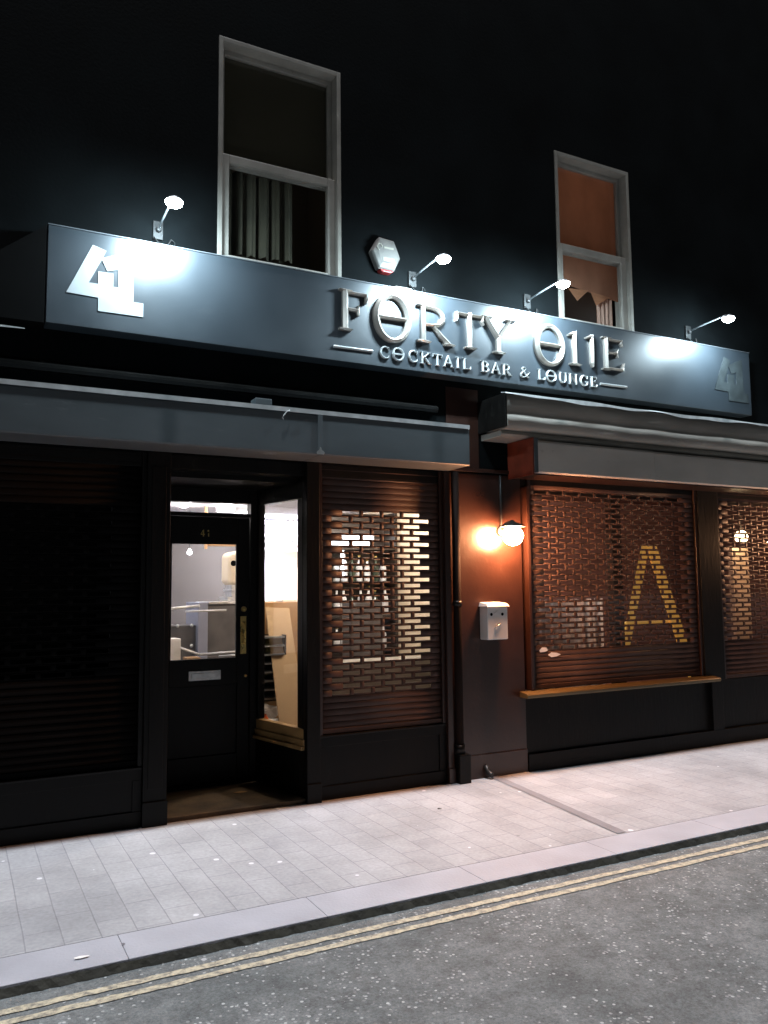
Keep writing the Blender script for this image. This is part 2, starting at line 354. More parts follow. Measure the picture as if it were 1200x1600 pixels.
# ------------------------------------------------------------------ ground
def sheet(name, x0, x1, y0, y1, z, m, label=None):
    o = MB().add([(x0,y0,z),(x1,y0,z),(x1,y1,z),(x0,y1,z)], [(0,1,2,3)]).build(name, m, origin=(0,0,0)); o['kind'] = 'structure'; return o
sheet('ground', -120, 120, -120, 120, -.30, 'asphalt')
o = MB().box(-40, 60, -30, -1.958, -.2, -.04).build('road', 'asphalt', origin=(0,0,0)); o['kind'] = 'structure'
o = MB().box(-40, 60, -1.672, 0.0, -.2, 0).build('pavement', 'paving', origin=(0,0,0)); o['kind'] = 'structure'
# kerb: separate long stones with fine joints
kb = MB(); x = -20.35
while x < 40:
    kb.box(x+.0007, x+.9143, -1.950, -1.676, -.19, .001); x += .915
o = kb.build('kerb', 'kerbstone', origin=(0,0,0), bevel=.003); o['kind'] = 'structure'
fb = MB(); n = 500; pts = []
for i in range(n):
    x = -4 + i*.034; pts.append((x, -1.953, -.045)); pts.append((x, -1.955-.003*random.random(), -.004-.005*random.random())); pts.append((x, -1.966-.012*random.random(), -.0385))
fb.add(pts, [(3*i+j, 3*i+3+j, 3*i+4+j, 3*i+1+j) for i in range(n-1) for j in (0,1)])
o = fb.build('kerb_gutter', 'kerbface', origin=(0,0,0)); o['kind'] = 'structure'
for ya, yb in ((-2.112, -2.070), (-2.200, -2.158)):
    lb = MB(); pts = []; n = 400
    for i in range(n):
        x = -4 + i*.045
        pts += [(x, ya+random.uniform(-.004,.004), -.036), (x, yb+random.uniform(-.004,.004), -.036)]
    lb.add(pts, [(2*i, 2*i+2, 2*i+3, 2*i+1) for i in range(n-1)])
    o = lb.build('road_marking', 'yellow', origin=(0,0,0)); o['kind'] = 'structure'
# drainage channel under the downpipe: flat strip, its recess shade put into the colour
cb = MB(); pts = []; n = 24
for i in range(n+1):
    t = i/n; x = 3.95-.20*t; y = -.01-1.655*t; hw = .036+.006*random.random()
    pts += [(x-hw, y, .004), (x+hw, y, .004)]
cb.add(pts, [(2*i, 2*i+1, 2*i+3, 2*i+2) for i in range(n)])
o = cb.build('drainage_channel', 'channel', origin=(0,0,0)); o['kind'] = 'structure'

# ------------------------------------------------------------------ building
B = thing('bar_building', 'dark painted bar building with white sash windows and a black shopfront', 'building', (3.5, 0, 0))
XL, XR = -8, 18
wins = [(1.60, 2.60, 3.80, 5.70), (4.79, 5.71, 3.80, 5.60)]
wb = MB()
T = .30
def wall_y(mb, x0, x1, z0, z1, y0=0, y1=T): mb.box(x0, x1, y0, y1, z0, z1)
wall_y(wb, XL, XR, 5.70, 9.5)
wall_y(wb, XL, 1.60, 2.5, 5.70); wall_y(wb, 2.60, 4.79, 2.5, 5.70); wall_y(wb, 5.71, XR, 2.5, 5.70)
wall_y(wb, 1.60, 2.60, 2.5, 3.80); wall_y(wb, 4.79, 5.71, 2.5, 3.80); wall_y(wb, 4.79, 5.71, 5.60, 5.70)
wb.build('wall', 'render', B)
# cornice line between the sign and the shutter housing, and string moulding
MB().prism_x([(-.002,2.98),(-.05,2.98),(-.065,3.0),(-.065,3.02),(-.03,3.04),(-.002,3.06)], XL, 3.44).build('cornice', 'black', B)
# low shopfront walls
def riser(x0, x1, z1, name='stall_riser', m='black_wood', lab=None):
    mb = MB(); mb.box(x0, x1, .012, .14, -.02, z1)
    mb.box(x0, x1, -.002, .0115, 0, .10); mb.box(x0, x1, .0, .0115, z1-.07, z1)         # rails
    for xx in (x0, x1-.06): mb.box(xx, xx+.06, .001, .0115, .10, z1-.07)                   # stiles
    return mb.build(name, m, B, bevel=.003)
riser(-2.6, 1.126, .372); riser(2.40, 3.50, .452)
MB().box(-2.6, 1.126, -.018, .13, .3725, .388).build('sill', 'black', B, bevel=.004)
MB().box(2.40, 3.50, -.014, .13, .4525, .468).build('sill', 'black', B, bevel=.004)
# pilasters
def pilaster(x0, x1, y0=-.035, z1=2.50, m='black_wood', base=.16):
    mb = MB(); mb.box(x0, x1, y0, .16, -.02, z1)
    mb.box(x0-.004, x1+.004, y0-.014, y0-.0005, 0, base)
    mb.box(x0+.03, x1-.03, y0-.006, y0-.0005, base+.08, z1-.1) if x1-x0 > .12 else None
    return mb.build('pilaster', m, B, bevel=.004)
pilaster(1.126, 1.282); pilaster(2.292, 2.397, base=.14); pilaster(3.502, 3.555, m='brown', base=.12)
MB().box(-2.6, 3.60, .02, .16, 2.40, 2.499).build('lintel', 'black_wood', B, bevel=.004)
# broad brown pier between the shopfronts
mb = MB(); mb.box(3.557, 4.30, 0.002, .16, -.02, 2.499)
mb.box(3.70, 4.30, -.010, .0015, .0, .19)
mb.build('pier', 'brown', B, bevel=.004)
MB().box(3.557, 4.30, -.016, -.0005, 2.515, 2.545).build('moulding', 'brown', B, bevel=.003)
MB().box(3.55, 3.87, -.006, -.0005, 2.55, 3.22).build('fascia_panel', 'brown', B)
# right shopfront
def frame_box(mb, x0, x1, z0, z1, t, y0, y1):
    mb.box(x0, x0+t, y0, y1, z0, z1); mb.box(x1-t, x1, y0, y1, z0, z1)
    mb.box(x0+t, x1-t, y0, y1, z0, z0+t); mb.box(x0+t, x1-t, y0, y1, z1-t, z1)
mb = MB(); mb.box(4.302, XR, .012, .16, -.02, .618)
mb.box(4.302, XR, -.022, .0115, 0, .145)
mb.build('stall_riser', 'black_wood', B, bevel=.004)
MB().box(6.455, 6.735, -.02, .16, .62, 2.499).build('pilaster', 'black_wood', B, bevel=.004)
MB().box(6.52, 6.67, -.034, -.021, 0.146, .617).build('pilaster', 'black_wood', B, bevel=.004)
MB().box(8.8, XR, 0, .16, .62, 2.499).build('pier', 'black_wood', B)
MB().box(XL, -2.6, 0, .16, -.02, 2.499).build('pier', 'black_wood', B)
MB().box(4.30, 8.8, .02, .16, 2.42, 2.499).build('lintel', 'black_wood', B)
o = MB().prism_x([(-.002,.618),(-.105,.618),(-.115,.628),(-.115,.648),(-.10,.656),(-.002,.668)], 4.235, 6.56).build('sill', 'sill', B, bevel=.003)
part(o, 'worn varnished wooden window sill with a yellow edge')
MB().box(4.345, 4.372, -.03, .1, .670, 2.42).build('window_jamb', 'brown', B, bevel=.003)

# shop windows behind the shutters
def shop_window(x0, x1, z0, z1, m='darkwood'):
    mb = MB(); frame_box(mb, x0, x1, z0, z1, .05, .085, .145)
    fr = mb.build('shop_window', m, B, bevel=.003)
    MB().box(x0+.05, x1-.05, .112, .118, z0+.05, z1-.05).build('pane', 'glass', fr)
shop_window(2.40, 3.50, .47, 2.40, 'black_wood'); shop_window(4.372, 6.455, .67, 2.42); shop_window(6.735, 8.8, .67, 2.42)

# upstairs sash windows
def sash_window(x0, x1, z0, z1, zm, lab, thin):
    mb = MB(); t = .035
    mb.box(x0, x0+t, -.012, .20, z0, z1); mb.box(x1-t, x1, -.012, .20, z0, z1); mb.box(x0+t, x1-t, -.012, .20, z1-t, z1); mb.box(x0+t, x1-t, -.012, .20, z0, z0+t)
    W = part(mb.build('window', 'upvc', B, bevel=.004), lab)
    mb = MB(); a = x0+t+.001; b = x1-t-.001
    frame_box(mb, a, b, zm-.02, z1-t-.001, .035, .085, .125)
    mb.build('upper_sash', 'upvc', W, bevel=.004)
    mb = MB(); s = .062; zt = zm+.045; zb = 3.95
    mb.box(a, a+s, .03, .083, zb, zt); mb.box(b-s, b, .03, .083, zb, zt); mb.box(a+s, b-s, .03, .083, zt-.062, zt); mb.box(a+s, b-s, .03, .083, zb, zb+.075)
    mb.build('lower_sash', 'upvc', W, bevel=.005)
    MB().box(a+.036, b-.036, .103, .107, zm+.016, z1-t-.037).build('pane', 'glass', W)
    MB().box(a+s+.001, b-s-.001, .055, .059, zb+.076, zt-.063).build('pane', 'glass', W)
    return W
sash_window(1.60, 2.60, 3.80, 5.70, 4.76, 'white sash window with dark net curtains, left', 0)
sash_window(4.79, 5.71, 3.80, 5.60, 4.69, 'white sash window with orange brown blind, right', 1)
# dark rooms behind the upstairs windows
for (a, b, c, d) in ((1.2, 3.1, 3.5, 6.1), (4.3, 6.3, 3.5, 6.0)):
    mb = MB(); mb.box(a, b, 1.9, 2.0, c, d); mb.box(a-.1, a, .301, 2.0, c, d); mb.box(b, b+.1, .301, 2.0, c, d)
    mb.box(a-.1, b+.1, .301, 2.0, d, d+.1); mb.box(a-.1, b+.1, .301, 2.0, c-.1, c); mb.build('upstairs_room', 'grey_wall', B)

# recessed doorway
DY = .72
mb = MB(); mb.box(1.15, 2.50, 0.0005, 1.0, -.1, .03)
o = mb.build('door_step', 'step', B, bevel=.004)
MB().hexa([(1.20,.16,.03),(1.282,.16,.03),(1.325,DY,.03),(1.20,DY,.03),(1.20,.16,2.4),(1.282,.16,2.4),(1.325,DY,2.4),(1.20,DY,2.4)]).build('recess_wall', 'black_wood', B)
MB().box(1.20, 2.45, .16, DY+.1, 2.36, 2.40).build('recess_ceiling', 'black_wood', B)
mb = MB()
mb.box(1.20, 1.335, DY, DY+.09, .03, 2.36); mb.box(2.105, 2.165, DY-.01, DY+.09, .03, 2.36)
mb.box(1.335, 2.105, DY, DY+.09, 2.25, 2.36); mb.box(1.335, 2.105, DY, DY+.09, 2.135, 2.165)
mb.box(1.335, 2.105, DY-.02, DY+.09, .03, .055)
mb.build('door_frame', 'black_wood', B, bevel=.003)
mb = MB(); mb.box(1.336, 2.104, DY+.04, DY+.045, 2.166, 2.249)
mb.build('transom_pane', 'glass', B)
# the door: rails, stiles and lower panel
D = None
mb = MB(); y0, y1 = DY+.02, DY+.065
gx0, gx1, gz0, gz1 = 1.462, 2.005, .998, 1.925
mb.box(1.338, gx0, y0, y1, .058, 2.132); mb.box(gx1, 2.102, y0, y1, .058, 2.132)
mb.box(gx0, gx1, y0, y1, gz1, 2.132); mb.box(gx0, gx1, y0, y1, .80, gz0); mb.box(gx0, gx1, y0, y1, .058, .26)
mb.box(gx0, gx1, y0+.016, y1-.01, .26, .80)
D = part(mb.build('door', 'black_wood', B, bevel=.004), 'black half glazed entrance door')
MB().box(gx0+.001, gx1-.001, y0+.02, y0+.026, gz0+.001, gz1-.001).build('pane', 'glass', D)
mb = MB(); mb.box(gx0, gx0+.012, y0-.004, y0+.018, gz0, gz1); mb.box(gx1-.012, gx1, y0-.004, y0+.018, gz0, gz1); mb.box(gx0+.012, gx1-.012, y0-.004, y0+.018, gz0, gz0+.012); mb.box(gx0+.012, gx1-.012, y0-.004, y0+.018, gz1-.012, gz1)
mb.build('glazing_bead', 'black_wood', D)
mb = MB(); mb.box(1.615, 1.870, y0-.010, y0-.0005, .845, .918); mb.box(1.635, 1.850, y0-.016, y0-.0105, .862, .901)
mb.build('letter_plate', 'silver', D, bevel=.003)
mb = MB(); mb.box(2.030, 2.078, y0-.008, y0-.0005, 1.035, 1.335)
mb.tube([(2.054, y0-.008, 1.29),(2.054, y0-.045, 1.28),(2.054, y0-.05, 1.22),(2.054, y0-.045, 1.13),(2.054, y0-.008, 1.12)], .008)
mb.build('handle', 'brass', D, bevel=.002)
MB().lathe((2.056, y0, 1.392), [(.022,-.0005),(.022,-.012),(.014,-.016),(.014,-.024),(.001,-.025)], 16, 'y').build('lock', 'brass', D)
MB().lathe((2.075, y0, .86), [(.012,-.0005),(.012,-.006),(.001,-.008)], 12, 'y').build('keyhole_cover', 'brass', D)
def numeral4(mb, x, z, h, y0, y1):
    w = h*.62; t = h*.13
    mb.prism([(x+w*.55,z+h),(x+w*.78,z+h),(x+w*.78,z),(x+w*.55,z)], y0, y1)
    mb.prism([(x+w*.549,z+h),(x,z+h*.38),(x,z+h*.24),(x+w*.16,z+h*.38),(x+w*.549,z+h*.78)], y0, y1)
    mb.prism([(x+.0005,z+h*.239),(x+w*.549,z+h*.239),(x+w*.549,z+h*.37),(x+w*.17,z+h*.37)], y0, y1)
    mb.box(x+w*.781, x+w, y0, y1, z+h*.24, z+h*.37)
def numeral1(mb, x, z, h, y0, y1):
    mb.box(x+h*.14, x+h*.27, y0, y1, z, z+h); mb.prism([(x+h*.139,z+h),(x,z+h*.82),(x,z+h*.70),(x+h*.139,z+h*.82)], y0, y1)
mb = MB(); numeral4(mb, 1.70, 1.975, .052, y0-.005, y0-.0005); mb.build('numeral', 'brass', D)
mb = MB(); numeral1(mb, 1.752, 1.975, .052, y0-.005, y0-.0005); mb.build('numeral', 'brass', D)
# angled side window of the recess: from the door frame (2.165, .72) out to the pilaster (2.292, .16)
A = Vector((2.150, .70, 0)); C = Vector((2.296, .02, 0)); dv = (C-A); L = dv.length; dv.normalize(); nv = Vector((dv.y, -dv.x, 0))*-1
if nv.x < 0: nv = -nv
def ang(mb, s0, s1, t0, t1, z0, z1):
    P = lambda s, t, z: tuple(A + dv*s + nv*t + Vector((0,0,z)))
    mb.hexa([P(s0,t0,z0),P(s1,t0,z0),P(s1,t1,z0),P(s0,t1,z0),P(s0,t0,z1),P(s1,t0,z1),P(s1,t1,z1),P(s0,t1,z1)])
mb = MB(); ang(mb, 0, L, 0, .06, .03, .37); ang(mb, 0, .035, 0, .06, .52, 2.36); ang(mb, L-.04, L, 0, .06, .52, 2.36); ang(mb, .035, L-.04, 0, .06, 2.235, 2.36)
SW = part(mb.build('side_window', 'black_wood', B, bevel=.003), 'angled glazed side panel beside the door')
mb = MB(); ang(mb, 0, L, -.03, .07, .371, .40); ang(mb, 0, L, -.012, .06, .4005, .445); ang(mb, 0, L, 0, .06, .4455, .52)
part(mb.build('sill', 'sill2', SW, bevel=.004), 'varnished wooden sill')
mb = MB(); ang(mb, .035, L-.04, .028, .033, .521, 2.234); mb.build('pane', 'glass', SW)

# interiors
mb = MB(); mb.box(-2.6, 4.40, .83, 4.4, -.1, .095); mb.box(2.30, 4.40, .165, .829, -.1, .095); mb.build('interior_floor', 'floor', B)
mb = MB(); mb.box(1.05, 4.40, .17, 4.4, 2.42, 2.48); mb.build('interior_ceiling', 'ceiling', B)
mb = MB(); mb.box(2.10, 3.21, 4.2, 4.3, .095, 2.42); mb.build('interior_back_wall', 'grey_wall', B)
mb = MB(); mb.box(3.211, 3.655, 4.14, 4.3, .095, 2.42); mb.build('white_interior_column', 'white_wall', B)
mb = MB(); mb.box(3.656, 4.16, 4.18, 4.3, .095, 2.42); mb.build('interior_back_wall', 'cream_wall', B)
mb = MB(); mb.box(4.16, 4.26, .165, 4.3, .095, 2.42); mb.build('interior_side_wall', 'cream_wall', B)
mb = MB(); mb.box(1.05, 1.15, .165, 4.3, .095, 2.42); mb.box(1.151, 2.099, 4.2, 4.3, .095, 2.42); mb.build('interior_side_wall', 'white_wall', B)
mb = MB(); mb.box(-2.6, 1.04, .9, 1.0, .095, 2.499); mb.build('blackout_partition', 'black_wood', B)
mb = MB(); mb.box(4.401, 12, .165, 5.0, -.1, .1); mb.box(4.29, 12, 4.4, 4.5, .1, 2.9); mb.box(4.27, 4.28, .165, 4.4, .1, 2.9); mb.box(4.29, 12, .17, 4.4, 2.9, 3.0); mb.box(12.0, 12.1, .165, 4.5, .1, 3.0)
mb.build('lounge_shell', 'lounge_wall', B)
mb = MB(); mb.box(5.62, 5.74, .30, .38, .1, 2.9); mb.build('interior_post', 'darkwood', B)

# ------------------------------------------------------------------ roller shutters
def shutter_curtain(mb, x0, x1, z0, z1, y, sx0, sx1, sz0, sz1, pitch=.047, sp=.18, sw=.145):
    nrow = int((z1-z0)/pitch)
    prof = [(0,.002),(.002,-.002),(.010,-.0055),(.024,-.0075),(.038,-.0055),(.045,-.002),(.047,.002)]
    for k in range(nrow):
        zb = z0 + k*pitch
        xs = [(x0, x1, False)]
        if sz0 <= zb <= sz1:
            off = 0 if k % 2 else .09
            xs = []; cur = x0; a = sx0+off
            while a+sw <= sx1+.001:
                xs.append((cur, a, False)); xs.append((a, a+sw, True)); cur = a+sw; a += sp
            xs.append((cur, x1, False))
        jit = random.uniform(-.0012, .0012)
        for (a, b, hole) in xs:
            vs_ = []
            for (dz, dy) in prof: vs_ += [(a, y+dy+jit, zb+dz), (b, y+dy+jit, zb+dz)]
            fs = [(2*i, 2*i+1, 2*i+3, 2*i+2) for i in range(len(prof)-1) if not (hole and 2 <= i <= 3)]
            mb.add(vs_, fs, True)
def shutter(label, x0, x1, z0, z1, sl, m, rails=(True, True), railm='brown', y=.028):
    T_ = thing('roller_shutter', label, 'shutter', ((x0+x1)/2, y, z0), 'roller shutters closed over the shop windows')
    mb = MB(); shutter_curtain(mb, x0+.02, x1-.02, z0+.04, z1, y, *sl); mb.build('curtain', m, T_, solid=.0025)
    MB().box(x0+.02, x1-.02, y-.016, y+.012, z0+.003, z0+.040).build('bottom_bar', m, T_, bevel=.004)
    for i, xx in enumerate((x0, x1-.03)):
        if rails[i]:
            mb = MB(); mb.box(xx, xx+.03, y-.033, y-.0125, z0, z1); mb.box(xx+(.0 if i == 0 else .019), xx+(.011 if i == 0 else .03), y-.012, y+.02, z0, z1)
            mb.build('guide_rail', railm, T_, bevel=.002)
    return T_
shutter('black roller shutter left of the door with a few faint slots', -2.6, 1.125, .389, 2.50, (-2.3, .98, .95, 2.1), 'lath_black', railm='black')
shutter('brown perforated roller shutter between the door and the brown pier', 2.398, 3.501, .469, 2.50, (2.517, 3.40, .715, 2.14), 'lath')
shutter('wide perforated roller shutter above the yellow edged wooden sill', 4.374, 6.454, .670, 2.50, (4.46, 6.40, .96, 2.36), 'lath')
shutter('perforated roller shutter at the far right edge of the photo', 6.736, 8.8, .620, 2.50, (6.84, 8.7, .96, 2.36), 'lath')

# ------------------------------------------------------------------ shutter housings and awning
H = thing('shutter_housing', 'long flat grey blue shutter housing box above the door and left windows', 'shutter box', (1.0, -.17, 2.5), 'shutter housings')
def housing(x0, x1, z0, z1, yf, name, m, P):
    mb = MB()
    mb.prism_x([(-.0005,z0+.012),(-.03,z0),(yf+.01,z0),(yf,z0+.008),(yf,z1-.03),(yf+.02,z1-.008),(-.0005,z1)], x0, x1)
    return mb.build(name, m, P, bevel=.002)
housing(-2.6, 2.262, 2.503, 2.815, -.35, 'housing_panel', 'alu', H)
housing(2.266, 3.545, 2.503, 2.822, -.352, 'housing_panel', 'alu', H)
MB().prism_x([(-.353,2.795),(-.357,2.795),(-.357,2.826),(-.33,2.832),(-.33,2.829),(-.353,2.822)], -2.6, 3.547).build('highlight_trim', 'lip', H)  # trim coloured pale for the top light's highlight along the edge
mb = MB(); mb.box(2.246, 2.284, -.3575, -.3535, 2.505, 2.794); mb.build('joint_strip', 'alu', H, bevel=.001)
mb = MB(); mb.prism([(2.238,2.507),(2.292,2.507),(2.298,2.518),(2.290,2.531),(2.277,2.536),(2.270,2.556),(2.262,2.560),(2.256,2.54),(2.243,2.530),(2.236,2.518)], -.3595, -.3578); mb.build('sealant_smear', 'silver', H)
MB().box(1.80, 1.92, -.30, -.19, 2.8195, 2.885).build('fixing_bracket', 'alu', H, bevel=.004)
mb = MB(); mb.tube([(2.03,-.361,2.806),(2.01,-.366,2.795),(1.985,-.364,2.765),(1.975,-.363,2.745),(1.983,-.362,2.735)], .0025, 6); mb.build('loose_thread', 'lip', H)

H2 = thing('shutter_housing', 'warm grey shutter housing box under the folded awning on the right', 'shutter box', (6.5, -.17, 2.49), 'shutter housings')
housing(4.225, 5.55, 2.49, 2.772, -.35, 'housing_panel', 'alu2', H2)
housing(5.553, 9.0, 2.49, 2.768, -.347, 'housing_panel', 'alu2', H2)
mb = MB(); mb.prism_x([(-.0005,2.488),(-.352,2.488),(-.354,2.49),(-.354,2.775),(-.0005,2.775)], 4.186, 4.224); part(mb.build('end_cap', 'alu', H2, bevel=.002), 'blue grey end cap')
mb = MB(); mb.prism_x([(-.0005,2.47),(-.345,2.47),(-.350,2.78),(-.0005,2.78)], 4.172, 4.1855); part(mb.build('side_plate', 'red_lit_plate', H2), 'side plate coloured red for the lantern light')
MB().box(4.190, 9.0, -.30, -.02, 2.478, 2.4875).build('underside_rail', 'brown', H2)
# folded awning
AW = thing('folded_awning', 'folded cream canvas awning hanging over the right shopfront below the lettering', 'awning', (6.4, -.2, 2.8))
def wavy(x, z, a=.008): return z + a*math.sin(x*3.1) + a*.6*math.sin(x*7.7+1)
mb = MB(); n = 120; xs = [3.885 + i*(9.0-3.885)/n for i in range(n+1)]
sec = [(-.06,3.10),(-.34,3.112),(-.392,3.105),(-.402,3.05),(-.399,2.985),(-.388,2.955),(-.402,2.93),(-.404,2.855),(-.38,2.832),(-.10,2.842)]
vs_ = []
for x in xs:
    for j, (y, z) in enumerate(sec):
        wv = 1 if j < 6 else .5
        vs_.append((x, y+.002*math.sin(x*5+j*.3)+.0015*math.sin(x*13+j*.5), z + wv*(.005*math.sin(x*3.1)+.003*math.sin(x*8+1))))
ns = len(sec)
fs = [(i*ns+j, (i+1)*ns+j, (i+1)*ns+j+1, i*ns+j+1) for i in range(n) for j in range(ns-1)]
mb.add(vs_, fs, True)
mb.add(vs_[:ns], [tuple(range(ns))]); mb.add(vs_[-ns:], [tuple(range(ns))[::-1]])
mb.build('canvas', 'canvas', AW)
mb = MB(); vs_ = []
for x in xs:
    q = .002*math.sin(x*5+1)+.008; zq = .005*math.sin(x*3.1)+.003*math.sin(x*8+1)-.014
    hh = .022+.010*math.sin(x*4.3)+.006*math.sin(x*11)
    vs_ += [(x-.02, -.36+q, 3.142+zq), (x-.02, -.417+q, 3.130+zq), (x-.02, -.420+q, 3.130-hh+zq)]
mb.add(vs_, [(3*i+j, 3*i+3+j, 3*i+4+j, 3*i+1+j) for i in range(n) for j in (0,1)])
mb.build('edge_highlight', 'lip', AW, solid=.004)  # uneven pale strip, the top edge highlights put into colour and shape
mb = MB(); mb.box(3.868, 3.884, -.40, -.002, 2.84, 3.115); mb.build('end_plate', 'black', AW, bevel=.003)
mb = MB(); mb.prism_x([(-.002,2.785),(-.28,2.785),(-.30,2.80),(-.28,2.83),(-.002,2.835)], 3.90, 9.0); mb.build('arm_bar', 'canvas', AW)

# neighbouring board on the left
LBD = thing('neighbouring_fascia', 'black blank board with a sloping top edge left of the sign', 'sign board', (-.5, -.1, 3.1))
mb = MB(); mb.prism([(.436,3.925),(.436,3.25),(-3,3.25),(-3,1.5+.0),( -3,1.6)], -.13, -.01) if False else mb.prism([(.434,3.922),(.434,3.27),(-2.5,3.27),(-2.5,3.30),(-.42,3.27+.03)][:3]+[(-2.5,3.29),(-.32,3.29),(.16,3.70)], -.145, -.003)
mb.build('board', 'hole', LBD)
mb = MB(); n=30; pts=[]
for i in range(n):
    t=i/(n-1); x=-1.2+1.52*t; hh=.012*(1-t**6)+.002*random.random()
    pts += [(x,-.151,3.212-hh),(x,-.151,3.216+hh*.4)]
mb.add(pts,[(2*i,2*i+2,2*i+3,2*i+1) for i in range(n-1)])
mb.build('white_edge_strip', 'lip', LBD, solid=.004)

# ------------------------------------------------------------------ the sign
S = thing('shop_sign', 'long blue grey sign board reading FORTY ONE cocktail bar and lounge in raised silver letters', 'sign', (3.8, -.075, 3.27))
mb = MB(); mb.box(.442, 7.16, -.15, -.002, 3.273, 3.925); mb.build('board', 'signboard', S, bevel=.004)
mb = MB(); mb.box(.440, 7.162, -.156, -.0, 3.9255, 3.932); mb.build('top_capping', 'signedge', S)
SF = -.1502
def ridge(mb, pts, w, h, dep, closed=False, seg_w=None):
    """a chiselled stroke: pts in sign (x,z); w = width (number or list); dep = total depth"""
    P = [Vector((p[0], p[1])) for p in pts]; n = len(P); W = w if isinstance(w, list) else [w]*n
    vs_ = []
    for i in range(n):
        a = P[(i-1) % n] if (closed or i) else P[0]; c = P[(i+1) % n] if (closed or i < n-1) else P[-1]
        t = (c-a).normalized(); nn = Vector((-t.y, t.x)); hw = W[i]/2
        L_ = P[i]+nn*hw; R_ = P[i]-nn*hw
        vs_ += [(L_.x, SF, L_.y), (L_.x, SF-dep*.55, L_.y), (P[i].x, SF-dep, P[i].y), (R_.x, SF-dep*.55, R_.y), (R_.x, SF, R_.y)]
    fs = []
    for i in range(n if closed else n-1):
        j = (i+1) % n
        for k in range(4): fs.append((5*i+k, 5*j+k, 5*j+k+1, 5*i+k+1))
    if not closed: fs += [(0,1,2,3,4)[::-1], tuple(5*(n-1)+k for k in range(5))]
    mb.add(vs_, fs)
def arc(cx, cz, rx, rz, a0, a1, n=14): return [(cx+rx*math.cos(R(a0+(a1-a0)*i/n)), cz+rz*math.sin(R(a0+(a1-a0)*i/n))) for i in range(n+1)]
def serif(g, x, z, wd, t=.055, up=1, c=.0):   # flared foot: wide at the tip line, tapering up into the stem
    g.append(([(x-wd/2, z+up*.025), (x-wd/4, z+up*.034), (x, z+up*.040), (x+wd/4, z+up*.034), (x+wd/2, z+up*.025)], [.045,.06,.085,.06,.045]))
